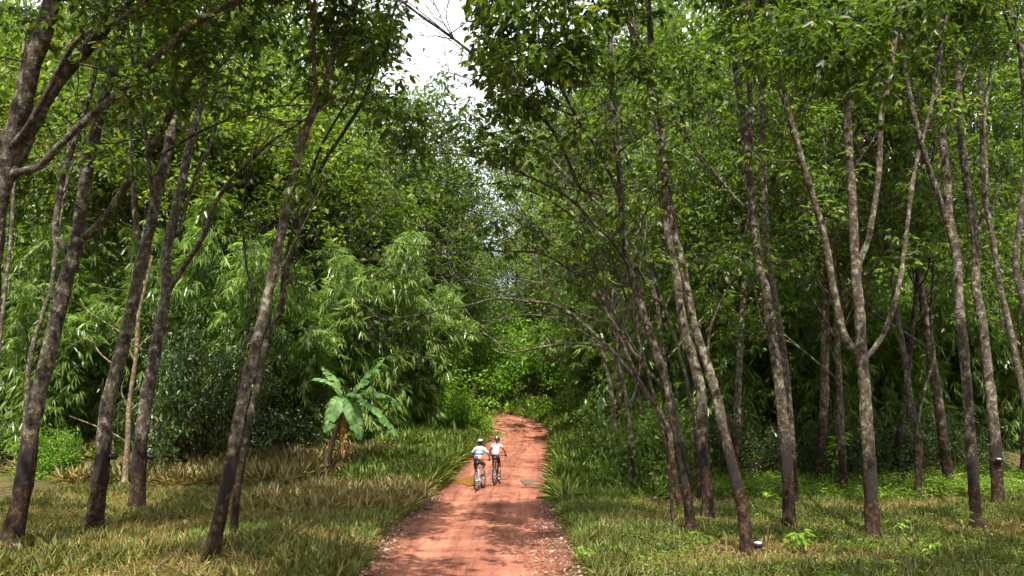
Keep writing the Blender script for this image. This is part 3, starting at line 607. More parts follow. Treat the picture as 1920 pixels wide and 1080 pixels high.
# plantation trees further back on the right
for i, (px, Y, s, l) in enumerate([
    (1150, 33, 1.15, 'leafy tree whose crown hangs over the right side of the road bend'),
    (1265, 27, 1.05, 'thin plantation tree behind the small verge trunks'),
    (1360, 25, 1.2, 'background plantation trunk right of the black cup trunk'),
    (1525, 26, 1.2, 'background plantation trunk between the scarred trunk and the forked trunk'),
    (1575, 24, .9, 'thin background trunk just left of the forked trunk'),
    (1665, 27, 1., 'background plantation trunk just right of the forked trunk'),
    (1770, 25, 1.15, 'background plantation trunk between the paired pale stems and the red footed trunk'),
    (1905, 27, .95, 'background plantation trunk at the right edge'),
    (1430, 36, 1.5, 'taller plantation tree crown behind the scarred trunk'),
    (1620, 37, 1.5, 'taller plantation tree crown behind the forked trunk'),
    (1810, 38, 1.5, 'taller plantation tree crown behind the right edge trunks'),
    (1265, 37, 1.6, 'taller plantation tree crown above the arching roadside tree')]):
    place(PR[i % 3], px, Y, s, l, 'plantation trees behind the front row')
# unseen plantation rows beside and behind the camera, added to shade the road
for i, (X_, Y_) in enumerate([(-3.6, 1.), (-5.0, -4), (-9, 6), (3.6, .5), (5.0, -4.5), (9.5, 4), (-9.5, -1), (9.8, -3), (3.9, -9.5), (-4.2, -10)]):
    o = copy_tree(PR[i % 3]); o.location = (X_, Y_, float(gz(X_, Y_))); o.scale = (1.1,)*3; o.rotation_euler = (0, 0, i*1.7)
    o['label'] = 'plantation tree beside or behind the viewpoint, wholly outside the picture'; o['group'] = 'plantation trees outside the picture'
# left mid trees
for i, (k, px, Y, s, l) in enumerate([
    (0, 40, 35, 1.35, 'yellow green tree between the two leftmost trunks'),
    (0, 190, 36, 1.3, 'yellow green tree behind the bundle of stems on the left'),
    (0, 330, 36, 1.2, 'green tree behind the dark reddish trunk'),
    (0, 450, 35, 1.2, 'yellow green tree just left of the roadside leaning trunk'),
    (0, 575, 38, 1.15, 'sunny tree above the bamboo right of the leaning trunk'),
    (3, 90, 39, 1.9, 'tall green tree filling the top left corner'),
    (1, 290, 41, 1.7, 'tall tree behind the stems at the upper left'),
    (3, 480, 41, 1.75, 'tall tree reaching the top of the photo left of the sky'),
    (2, 690, 50, 1.55, 'dark tree standing against the sky at the lower left of the gap'),
    (1, 640, 44, 1.25, 'green tree below and left of the dark tree against the sky'),
    (1, 752, 52, 1.05, 'tree crown below the lower sky gap left of the road'),
    (3, 812, 60, .85, 'tree crown just left of the lower sky gap above the road bend'),
    (1, 1085, 84, 1.8, 'tree directly above the road bend right of the lower sky gap'),
    (1, 712, 46, 1.05, 'round green tree right of the yellow green bamboo plume'),
    (1, 1045, 90, 1.8, 'tree overlapping the foot of the hill right of the lower sky gap'),
    (2, 925, 66, .8, 'dark small tree above the end of the road'),
    (3, 1225, 68, 1.8, 'tree at the right of the road bend below the hill'),
    (1, 1240, 50, 1.3, 'tree behind the overhanging crown right of the road bend'),
    (2, 1310, 60, 2.1, 'tall dark tree high on the right of the sky gap'),
    (3, 1390, 46, 1.9, 'tall tree behind the plantation right of centre'),
    (1, 1560, 48, 1.95, 'tall tree behind the forked trunk at the top of the photo'),
    (3, 1740, 47, 1.95, 'tall tree behind the paired pale stems at the top of the photo'),
    (1, 1910, 45, 1.95, 'tall tree filling the top right corner')]):
    place(PB[k], px, Y, s, l, 'forest trees behind the bamboo')
# shrubs
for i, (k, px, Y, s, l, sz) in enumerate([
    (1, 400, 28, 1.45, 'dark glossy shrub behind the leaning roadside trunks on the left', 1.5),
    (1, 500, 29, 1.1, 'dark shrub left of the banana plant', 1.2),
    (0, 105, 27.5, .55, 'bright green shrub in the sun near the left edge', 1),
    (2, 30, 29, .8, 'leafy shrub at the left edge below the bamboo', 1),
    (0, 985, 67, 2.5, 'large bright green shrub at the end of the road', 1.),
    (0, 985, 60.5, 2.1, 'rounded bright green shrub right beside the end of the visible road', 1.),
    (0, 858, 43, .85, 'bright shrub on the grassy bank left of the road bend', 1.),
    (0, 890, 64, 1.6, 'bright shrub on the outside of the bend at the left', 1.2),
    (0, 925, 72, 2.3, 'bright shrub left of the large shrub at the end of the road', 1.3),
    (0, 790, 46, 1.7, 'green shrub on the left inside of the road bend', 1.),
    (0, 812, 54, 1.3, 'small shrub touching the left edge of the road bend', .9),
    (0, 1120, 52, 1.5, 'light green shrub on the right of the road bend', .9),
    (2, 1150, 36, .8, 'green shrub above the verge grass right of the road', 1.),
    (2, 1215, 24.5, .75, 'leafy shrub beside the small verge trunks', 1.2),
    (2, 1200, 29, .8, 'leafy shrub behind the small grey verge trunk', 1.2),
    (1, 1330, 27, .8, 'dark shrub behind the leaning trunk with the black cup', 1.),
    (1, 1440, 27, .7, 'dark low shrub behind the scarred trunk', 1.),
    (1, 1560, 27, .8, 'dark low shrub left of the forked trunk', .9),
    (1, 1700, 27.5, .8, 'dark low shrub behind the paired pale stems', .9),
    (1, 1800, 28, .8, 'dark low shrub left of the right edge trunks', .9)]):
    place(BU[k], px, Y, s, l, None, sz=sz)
for p in PR+PB+BU+BA:
    if p.name not in used: print('UNUSED', p.name)

# far forest on the hill (one mass) --------------------------------
R = np.random.default_rng(5)
mb = MB(); n = 260; cx = R.uniform(-90, 95, n); cy = R.uniform(72, 150, n)
far = (np.abs(cx) < 22) & (cy < 72); 
for x, y in zip(cx, cy):
    if abs(960+1400*x/y-900) < 75 : continue
    h = R.uniform(5, 9); r = R.uniform(3, 5); m_ = 380; d = rdir(m_, .5); q = np.array([x, y, float(gz(x, y))+h*.6])+d*np.array([r, r, h*.55])*R.uniform(.75, 1.1, (m_, 1))
    leaves(mb, q, rdir(m_), nrm(d+R.normal(size=(m_, 3))*.5), R.uniform(.6, 1.1, m_), R.uniform(.4, .6, m_), .2, .1, six=False, rnd=np.clip(R.random(m_)*.5+R.random()*.5, 0, 1))
# wooded ground behind the bamboo on both sides
for i in range(300):
    s = 1 if i % 2 else -1; y = R.uniform(42, 76); x = s*R.uniform(1, 45)*y/48; h = R.uniform(11, 24); r = R.uniform(2.5, 4.2); m_ = 520
    if 855 < 960+1400*x/y < 1000 or (y < 60 and 560 < 960+1400*x/y < 1200): continue
    d = rdir(m_, .2); q = np.array([x, y, float(gz(x, y))+h*.5])+d*np.array([r, r, h*.5])*R.uniform(.7, 1.1, (m_, 1))
    leaves(mb, q, rdir(m_), nrm(d+R.normal(size=(m_, 3))*.5), R.uniform(.35, .7, m_), R.uniform(.2, .4, m_), .2, .1, six=False, rnd=np.clip(R.random(m_)*.5+R.random()*.5, 0, 1))
tag(mb.build('forest', M['mid_leaf']), 'far wooded hillside seen behind the roadside trees', 'forest', kind='stuff')

# ------------------------------------------------------------------ grass, herbs, litter
def scatter(n, x0, x1, y0, y1, cond=None):
    y = y0+(y1-y0)*R.random(n)**1.0; x = R.uniform(x0, x1, n); d = np.abs(x-road_c(y))-road_h(y)
    inview = np.abs(x) < y*.72+1.5
    ok = inview & (d > .05)
    if cond is not None: ok &= cond(x, y, d)
    x, y, d = x[ok], y[ok], d[ok]; return np.stack([x, y, gz(x, y)-.01], -1), d
def vnoise(x, y, s): return .5+.25*np.sin(x*s+1.3*np.sin(y*s*.7))+.25*np.sin(y*s*1.3+1.7*np.sin(x*s*.6+2))
def blades(mb, P, k, L, W, lean=.5, rlo=0, rhi=1, drp=.4):
    n = len(P)*k; Q = np.repeat(P, k, 0)+np.concatenate([R.normal(size=(n, 2))*.04, np.zeros((n, 1))], 1)
    D = nrm(np.concatenate([R.normal(size=(n, 2))*lean, np.ones((n, 1))], 1)); N = nrm(np.concatenate([-D[:, :2]*0+R.normal(size=(n, 2)), np.full((n, 1), .3)], 1))
    l = R.uniform(*L, n); leaves(mb, Q, D, N, l, R.uniform(*W, n), drp, 0, np.repeat(R.uniform(rlo, rhi, len(P)), k)*.7+R.random(n)*.3*(rhi-rlo)+.3*rlo)
g = MB()
P, d = scatter(70000, -14, -1.2, 7.5, 32); vn = vnoise(P[:, 0], P[:, 1], 1.3); ok = R.random(len(P)) < (1.15-P[:, 1]/45)*(.25+vn); P = P[ok]; blades(g, P[vn[ok] > .5], 4, (.08, .3), (.01, .022), 1.1, .0, .75, .6); blades(g, P[vn[ok] <= .5], 4, (.07, .22), (.009, .02), 1.1, .35, 1, .6)
P, d = scatter(65000, 1.2, 17, 7.5, 28); vn = vnoise(P[:, 0], P[:, 1], 1.1); ok = R.random(len(P)) < .3+.7*vn; P = P[ok]; blades(g, P[vn[ok] > .45], 4, (.06, .26), (.01, .022), 1.1, 0, .6, .6); blades(g, P[vn[ok] <= .45], 4, (.05, .2), (.009, .02), 1.1, .25, 1, .6)
tag(g.build('grass', M['grass']), 'short dry and green grass under the trees', 'grass', kind='stuff')
# tall straw on the left verge
g = MB()
P, d = scatter(36000, -9, -1, 12, 31, lambda x, y, d: (x < 0) & (d > .15) & (R.random(len(x)) < .62*smooth(12, 20, y)*(1-smooth(2.2, 5.2, d))*(.25+vnoise(x+5, y, 2.1)))); nr = P[:, 1] < 18.5; blades(g, P[nr], 4, (.05, .26), (.003, .007), 1., 0, .9, .8); blades(g, P[~nr], 4, (.08, .5), (.004, .008), .9, 0, 1, .8)
P, d = scatter(15000, -18, -5, 25.5, 30, lambda x, y, d: vnoise(x, y, .5) > .35); blades(g, P, 4, (.1, .65), (.005, .010), .9, 0, 1, .8)
tag(g.build('dry_grass', M['dry_grass']), 'straw coloured tall dry grass on the left bank', 'dry grass', kind='stuff')
g = MB()
P, d = scatter(40000, -7, 0, 25.5, 56, lambda x, y, d: (x < road_c(y)) & (d > .25) & (d < 3.2)); vv = vnoise(P[:, 0], P[:, 1], 1.9); blades(g, P[vv > .5], 9, (.12, .65), (.005, .012), .9, 0, 1, .9); blades(g, P[vv <= .5], 8, (.08, .4), (.005, .011), 1., .45, 1, .8)
P, d = scatter(52000, -1, 9, 22.5, 67, lambda x, y, d: (x > road_c(y)) & (d > .25) & (d < 3.4)); vv = vnoise(P[:, 0], P[:, 1], 1.9); blades(g, P[vv > .5], 9, (.12, .65), (.005, .012), .9, 0, 1, .9); blades(g, P[vv <= .5], 8, (.08, .4), (.005, .011), 1., .45, 1, .8)
P, d = scatter(5000, 1, 5, 13, 23, lambda x, y, d: (x > road_c(y)) & (d > .1) & (d < 1.8) & (vnoise(x, y, 2.) > .55)); blades(g, P, 5, (.08, .26), (.01, .02), .9)
P, d = scatter(9000, -6, -1, 14, 26, lambda x, y, d: (d > .2) & (d < 4) & (vnoise(x, y, 1.7) > .6)); blades(g, P, 5, (.08, .3), (.01, .02), .9)
tag(g.build('verge_grass', M['green_grass']), 'lush bright green grass on both verges of the road bend', 'grass', kind='stuff')
# broad leaved herbs
g = MB()
def herbs(P, k, L, hh):
    n = len(P)*k; h = np.repeat(R.uniform(.02, hh, len(P)), k); Q = np.repeat(P, k, 0); Q[:, 2] += h*R.uniform(.4, 1, n); D = rdir(n, .1); D[:, 2] = np.abs(D[:, 2])*.3; Q[:, :2] += D[:, :2]*.04
    l = R.uniform(*L, n); leaves(g, Q, nrm(D), nrm(np.array([0, 0, 1.])+R.normal(size=(n, 3))*.3), l, l*.42, .25, .1, np.repeat(R.random(len(P)), k))
P, d = scatter(16000, 1.5, 16, 7.5, 26, lambda x, y, d: (d > .9) & (vnoise(x, y, 1.1) > .35)); herbs(P, 6, (.035, .085), .2)
P, d = scatter(9000, -13, -1.5, 7.5, 26, lambda x, y, d: (d > .6) & (vnoise(x, y, .9) > .45)); herbs(P, 6, (.03, .07), .14)
P, d = scatter(8000, -8, 9, 26, 55, lambda x, y, d: (d > .2) & (d < 3.5)); herbs(P, 8, (.08, .16), .7)
P, d = scatter(5000, 6, 20, 22, 28, lambda x, y, d: d > 3); herbs(P, 8, (.07, .14), .5)
tag(g.build('ground_cover', M['herb']), 'low broad leaved weeds among the grass', 'weeds', kind='stuff')
g = MB()
y = R.uniform(7, 24, 9000); s = R.choice([-1, 1], 9000); e = road_h(y)+R.normal(size=9000)*.16+(.1+.35*(s > 0)*np.exp(-((y-14)/4)**2))*R.normal(size=9000)
x = road_c(y)+s*e; P = np.stack([x, y, np.maximum(gz(x, y), prof(y)+.012*(np.abs(e) < road_h(y)))+.012], -1)
D = rdir(len(P)); D[:, 2] *= .35; l = R.uniform(.03, .085, len(P)); leaves(g, P, D, nrm(np.array([0, 0, 1.])+R.normal(size=P.shape)*.35), l, l*.5, .2, .2)
P, d = scatter(34000, -13, 15, 7.5, 24, lambda x, y, d: vnoise(x+3, y, .8) > .42); P[:, 2] += .04; D = rdir(len(P)); D[:, 2] *= .3; l = R.uniform(.03, .09, len(P)); leaves(g, P, D, nrm(np.array([0, 0, 1.])+R.normal(size=P.shape)*.35), l, l*.5, .2, .2)
for (b, w_) in BASES:
    n = 90; a = R.uniform(0, 6.28, n); r_ = w_*.5+np.abs(R.normal(size=n))*.22; x = b[0]+r_*np.cos(a); y = b[1]+r_*np.sin(a); P = np.stack([x, y, gz(x, y)+R.uniform(.01, .06, n)], -1)
    D = rdir(n); D[:, 2] *= .35; l = R.uniform(.05, .12, n); leaves(g, P, D, nrm(np.array([0, 0, 1.])+R.normal(size=P.shape)*.35), l, l*.5, .2, .2, rnd=R.random(n)*.7)
tag(g.build('leaf_litter', M['litter']), 'fallen brown leaves along the road edges', 'leaf litter', kind='stuff')
# ------------------------------------------------------------------ banana plants
R = np.random.default_rng(61)
def banana_leaf(root, ctrl, wid, m='banana_leaf', torn=.35, label=None, name='leaf'):
    P = catmull(np.array(ctrl, float), 10); n = len(P); T_ = nrm(np.gradient(P, axis=0)); mb = MB()
    side = nrm(np.cross(T_, [0, 0, 1.])+1e-4); up = np.cross(side, T_); s = np.linspace(0, 1, n)
    w_ = wid*np.clip(np.sin(np.clip((s-.12)/.88, 0, 1)**.7*math.pi), 0, 1)**.55*(s > .12)
    for sg in (-1, 1):
        i = 0
        while i < n-1:
            m_ = int(R.integers(1, 4)); j = min(n-1, i+m_); tilt = R.normal()*.22*torn/.35+.12; hang = R.uniform(.15, .55)
            if w_[i]+w_[j] > .02:
                sh = (P[j]-P[i])*(-.04 if R.random() > torn else -.16)
                V = []; 
                for q, e in ((i, 0), (j, 1)):
                    o = side[q]*sg; mid = P[q]+o*w_[q]*.5+up[q]*(w_[q]*.16+tilt*.1); en = P[q]+o*w_[q]*.97+up[q]*(-w_[q]*hang+tilt*.18)+T_[q]*w_[q]*.25+(sh if e else 0)
                    V += [P[q], mid, en]
                rr = R.random(); mb.add(V, [[0, 1, 4, 3], [1, 2, 5, 4]], [rr, rr])
            i = j
    o = mb.build(name, M[m], root, False, tuple(root.location)); 
    rb = MB(); tube(rb, P, np.linspace(.028, .006, n), 5); rb.build('midrib', M['culm' if m != 'banana_dead' else m], o)
    o.children[0].data.transform(Matrix.Translation(-root.location))
    if label: o['label'] = label
    return o
b = hit(608, 893); Yb = b[1]
ban = empty('banana_plant', b, 'banana plant with broad torn leaves and a leaning brown stem in front of the bamboo', 'banana plant')
mb = MB(); top = at(646, 757, Yb); P = catmull([b-[0, 0, .2], at(619, 845, Yb), at(633, 800, Yb), top], 6)
tube(mb, P, np.linspace(.12, .06, len(P)), 10, .08); mb.build('stem', M['banana_stem'], ban, True, b)
cr = top
def L3(px, py, dy, lift, wid, **k):
    e = at(px, py, Yb+dy); m1 = cr*.66+e*.34+[0, 0, lift]; m2 = cr*.3+e*.7+[0, 0, lift*.8]
    banana_leaf(ban, [cr, m1, m2, e], wid, **k)
L3(722, 674, .3, .1, .33); L3(584, 714, -.3, .35, .25); L3(604, 688, .6, .2, .22); L3(758, 762, -.2, .38, .31)
L3(750, 826, -.5, .5, .33); L3(677, 826, -.9, .55, .38); L3(610, 812, -.9, .55, .4)
L3(684, 762, -1., .35, .24)
L3(643, 862, -.15, .1, .13, m='banana_dead', torn=.9, label='hanging dead orange brown leaf'); L3(618, 872, .2, .1, .1, m='banana_dead', torn=.9, label='withered brown leaf against the stem')
def small_banana(px, py, lab, ends, sc=1.):
    global ban, Yb, cr
    b = hit(px, py); Yb = b[1]; ban = empty('banana_plant', b, lab, 'banana plant'); cr = at(px+2, py-40*sc, Yb)
    mb = MB(); tube(mb, [b-[0, 0, .1], (b+cr)/2, cr], [.07, .06, .03], 8); mb.build('stem', M['banana_stem'], ban, True, b)
    for e in ends: L3(*e)
small_banana(1186, 905, 'young banana plant with an upright leaf behind the small verge trunks', [(1178, 795, .2, .05, .2), (1205, 812, -.3, .1, .16), (1160, 830, .3, .2, .16)])
small_banana(1128, 850, 'small banana plant showing one flat pale leaf above the right verge', [(1098, 760, -.2, .1, .17), (1150, 775, .3, .12, .15), (1125, 745, .4, .05, .14)])

# ------------------------------------------------------------------ latex cups, mushroom, sticks, saplings
M['cup'] = flat('black cup', (.02, .02, .022), .45); M['latex'] = flat('latex', (.75, .72, .65), .5, 0, .08)
def lathe(mb, prof_, c, sides=18):
    P = np.array([[0, 0, z] for r, z in prof_]); a = np.arange(sides)*2*math.pi/sides; V = np.concatenate([np.stack([c[0]+r*np.cos(a), c[1]+r*np.sin(a), np.full(sides, c[2]+z)], -1) for r, z in prof_])
    i = np.arange(len(prof_)-1)[:, None]*sides; j = np.arange(sides)[None]; j2 = (j+1) % sides; mb.add(V, np.stack([i+j, i+j2, i+sides+j2, i+sides+j], -1).reshape(-1, 4))
def cup(px, py, Y, lab, full=True):
    c = at(px, py, Y); r = empty('latex_cup', c, lab, 'latex cup', 'latex cups hung on the rubber trunks')
    m1 = MB(); lathe(m1, [(.001, 0), (.045, 0), (.085, .05), (.1, .11), (.093, .11), (.08, .055), (.04, .012), (.001, .012)], (0, 0, 0)); m1.build('bowl', M['cup'], r, True)
    m2 = MB(); lathe(m2, [(.001, .125), (.04, .118), (.075, .098), (.09, .085)], (0, 0, 0))
    if full: m2.build('latex', M['latex'], r, True)
    m3 = MB(); tube(m3, [(-.1, 0, .1), (-.16, .02, .12), (-.2, .1, .1)], .006, 5); m3.build('wire', M['cup'], r)
yb = hit(1402, 1040)[1]; cup(1422, 1030, yb, 'black latex cup at the foot of the leaning roadside trunk')
yb = hit(1637, 1012)[1]; cup(1614, 1020, yb-.1, 'latex cup beside the foot of the three way forked trunk')
yb = hit(1872, 950)[1]; cup(1874, 868, yb-.2, 'latex cup at knee height on the trunk near the right edge')
yb = hit(256, 958)[1]; cup(284, 862, yb, 'black latex cup on the right side of the dark reddish trunk', False)
yb = hit(175, 1000)[1]; cup(212, 862, yb, 'black latex cup on the right side of the mossy based trunk', False)
m = flat('mushroom', (.5, .4, .34), .7); c = hit(31, 1034); r = empty('mushroom', c, 'pale domed mushroom at the foot of the leftmost standing trunk', 'mushroom')
m1 = MB(); lathe(m1, [(.02, -.02), (.016, .06)], (0, 0, 0), 10); m1.build('stalk', m, r, True); m1 = MB(); lathe(m1, [(.07, .05), (.085, .06), (.075, .095), (.045, .12), (.001, .13)], (0, 0, 0)); m1.build('cap', m, r, True)
def stick(pts, w, lab, up=.03):
    P = []
    for i, (x, y) in enumerate(pts): q = hit(x, y); q[2] += up+.05*math.sin(i*1.7); P.append(q)
    P = np.array(P); m1 = MB(); Pc = catmull(P, 4); tube(m1, Pc, np.linspace(w, w*.4, len(Pc)), 6, .1)
    for k in range(3):
        i = int(len(Pc)*(.3+.2*k)); e = Pc[i]+(Pc[-1]-Pc[0])*.16+np.array([R.normal()*.1, R.normal()*.12, .12]); tube(m1, [Pc[i], (Pc[i]+e)/2+[0, 0, .02], e], [w*.4, w*.3, w*.15], 4)
    tag(m1.build('fallen_branch', M['bark2'], None, True), lab, 'branch', 'fallen branches in the grass')
stick([(285, 1078), (320, 1050), (350, 1032), (378, 1020), (410, 1010)], .02, 'fallen branch in front of the leaning trunk left of the road')
stick([(455, 950), (500, 930), (540, 922), (590, 915)], .015, 'thin fallen branch on the straw coloured grass left of the road')
stick([(50, 930), (70, 915), (100, 905), (130, 890)], .015, 'thin fallen branch right of the leftmost standing trunk')
stick([(1650, 985), (1690, 998), (1720, 1020), (1735, 1040)], .015, 'thin fallen branch right of the three way forked trunk')
M['sap'] = leafmat('sapling leaf', [(0, (.10, .2, .02)), (.6, (.19, .3, .03)), (1, (.3, .36, .05))], .4)
def sapling(px, py, h, nl, L, lab, leaf='sap'):
    b = hit(px, py); r = empty('sapling', b, lab, 'sapling', 'young saplings in the grass'); s_, l_ = MB(), MB(); tips = []
    pts = [np.array([0, 0, -.05])]; d = np.array([R.normal()*.15, R.normal()*.15, 1])
    for i in range(5): d = nrm(d+R.normal(size=3)*.12); pts.append(pts[-1]+d*h/5)
    P = np.array(pts); tube(s_, P, np.linspace(.011, .004, 6), 5); Q, D = [], []
    for i in range(nl):
        t = R.uniform(.45, 1)*5; k = min(int(t), 4); q = P[k]+(P[k+1]-P[k])*(t-k); a = i*2.4; o = np.array([math.cos(a), math.sin(a), .35]); e = q+o*L*R.uniform(.4, .9)
        tube(s_, [q, e], [.004, .002], 3)
        for da in (-.8, 0, .8): Q.append(e); D.append([math.cos(a+da), math.sin(a+da), R.uniform(-.4, .15)])
    l = L*R.uniform(.8, 1.2, len(Q)); leaves(l_, np.array(Q), np.array(D), nrm(np.array([0, 0, 1.])+R.normal(size=(len(Q), 3))*.2), l, l*.42, .25, .12)
    s_.build('stem', M['culm'], r); l_.build('foliage', M[leaf], r)
for a in [(1497, 1040, .55, 13, .17, 'yellow green sapling in the grass between the black cup trunk and the forked trunk'),
          (1478, 1030, .35, 7, .12, 'smaller sapling just left of the tall yellow green sapling'),
          (1450, 955, .5, 9, .14, 'sapling at the left foot of the scarred twin stemmed trunk'),
          (1680, 1000, .3, 8, .14, 'low sapling close to the right side of the forked trunk'),
          (1818, 1010, .6, 9, .11, 'twiggy sapling leaning on the red brown foot of the trunk second from the right'),
          (1100, 1060, .3, 7, .12, 'low leafy sapling in the grass at the right edge of the leaf litter'),
          (1322, 1020, .25, 7, .13, 'small sapling left of the leaning trunk with the black cup'),
          (1580, 1040, .3, 8, .12, 'low sapling at the bottom left of the forked trunk'),
          (1740, 1050, .35, 9, .12, 'sapling in the lower right grass below the paired pale stems'),
          (1222, 915, 1.9, 30, .2, 'tall young sapling with big leaves right of the small verge trunks'),
          (1245, 930, 1.3, 20, .17, 'leafy sapling between the verge trunks and the arching tree'),
          (1340, 935, .5, 8, .15, 'sapling behind the arching roadside tree'),
          (880, 1078, .01, 0, .1, None),
          (365, 925, .3, 9, .13, 'broad leaved sapling in the grass behind the leaning trunks on the left'),
          (335, 735, .01, 0, .1, None),
          (1565, 925, 2.1, 26, .22, 'slim young tree with drooping leaves left of the forked trunk'),
          (1935, 1040, .4, 9, .12, 'sapling at the lower right corner')]:
    if a[5]: sapling(*a)
# ------------------------------------------------------------------ cyclists
R = np.random.default_rng(77)
def ik(a, c, la, lb, bend):
    a, c, bend = map(lambda q: np.array(q, float), (a, c, bend)); v = c-a; d = min(np.linalg.norm(v), la+lb-.005); v = v/np.linalg.norm(v)
    x = (la*la-lb*lb+d*d)/(2*d); h = math.sqrt(max(la*la-x*x, 1e-6)); b = bend-v*np.dot(bend, v); b /= np.linalg.norm(b); return a+v*x+b*h
def skin(name, pts, edges, rad, m, parent, sub=2, root=0):
    me = bpy.data.meshes.new(name); me.from_pydata([tuple(map(float, p)) for p in pts], edges, []); o = bpy.data.objects.new(name, me); C.objects.link(o)
    sm = o.modifiers.new('s', 'SKIN'); sm.use_smooth_shade = True; ss = o.modifiers.new('u', 'SUBSURF'); ss.levels = sub; ss.render_levels = sub
    for i, r in enumerate(rad):
        sv = me.skin_vertices[0].data[i]; sv.radius = (r, r) if not isinstance(r, tuple) else r; sv.use_root = (i == root)
    dg = bpy.context.evaluated_depsgraph_get(); ev = o.evaluated_get(dg); me2 = bpy.data.meshes.new_from_object(ev); o.modifiers.clear(); o.data = me2; me2.name = name
    me2.materials.clear(); me2.materials.append(m)
    for p in me2.polygons: p.use_smooth = True
    o.parent = parent; return o
def join_into(o, mb):   # append extra geometry (fingers, face) to a body mesh
    me = mb.mesh('tmp', o.data.materials[0], True); import bmesh
    bm = bmesh.new(); bm.from_mesh(o.data); bm.from_mesh(me); bm.to_mesh(o.data); bm.free(); bpy.data.meshes.remove(me)
M['skin1'] = flat('tanned skin', (.22, .10, .06), .55, 0, .06); M['black_cloth'] = flat('black lycra', (.012, .011, .014), .6)
M['white_cloth'] = flat('white cloth', (.78, .78, .8), .8, 0, .05, 8); M['hair'] = flat('dark hair', (.018, .012, .01), .5)
M['helmet'] = flat('dark helmet', (.02, .022, .03), .3); M['helmet_white'] = flat('white shell', (.75, .76, .78), .35, 0, .04)
M['tyre'] = flat('tyre rubber', (.025, .02, .018), .8, 0, .4); M['alloy'] = flat('alloy', (.55, .55, .56), .35, .8, .05); M['frame_white'] = flat('white paint', (.72, .72, .74), .3, 0, .03)
M['frame_dark'] = flat('dark paint', (.03, .03, .035), .3); M['mud_shoe'] = flat('brown shoe', (.12, .06, .05), .7); M['grey_shoe'] = flat('grey shoe', (.45, .45, .5), .6)
M['red_light'] = flat('red reflector', (.5, .02, .02), .25)
def jersey():
    m, n, o = mat('racing jersey'); b = N_(n, 'ShaderNodeBsdfPrincipled', Roughness=.75)
    g = n.nodes.new('ShaderNodeTexCoord'); s = n.nodes.new('ShaderNodeSeparateXYZ'); n.links.new(g.outputs['Object'], s.inputs[0])
    W = (.78, .79, .82); B = (.04, .13, .5)
    rz = ramp(n, [(0, W), (.40, B), (.52, (.25, .5, .8)), (.58, W), (.70, B), (.74, W)], 'CONSTANT')
    mz = N_(n, 'ShaderNodeMapRange'); mz.inputs['From Min'].default_value = .95; mz.inputs['From Max'].default_value = 1.55; n.links.new(s.outputs['Z'], mz.inputs['Value'])
    n.links.new(mz.outputs[0], rz.inputs['Fac'])
    rx_ = ramp(n, [(0, (.6, .02, .03)), (.33, B), (.55, (.8, .5, .05)), (.86, W)], 'CONSTANT'); mx_ = N_(n, 'ShaderNodeMapRange'); mx_.inputs['From Min'].default_value = -.17; mx_.inputs['From Max'].default_value = .17
    n.links.new(s.outputs['X'], mx_.inputs['Value']); n.links.new(mx_.outputs[0], rx_.inputs['Fac'])
    st = N_(n, 'ShaderNodeMath', operation='LESS_THAN'); st.inputs[1].default_value = 1.18; n.links.new(s.outputs['Z'], st.inputs[0])
    mi = N_(n, 'ShaderNodeMix', data_type='RGBA'); n.links.new(st.outputs[0], mi.inputs['Factor']); n.links.new(rz.outputs[0], mi.inputs['A']); n.links.new(rx_.outputs[0], mi.inputs['B'])
    n.links.new(mi.outputs['Result'], b.inputs['Base Color']); n.links.new(b.outputs[0], o.inputs['Surface']); return m
M['jersey'] = jersey()
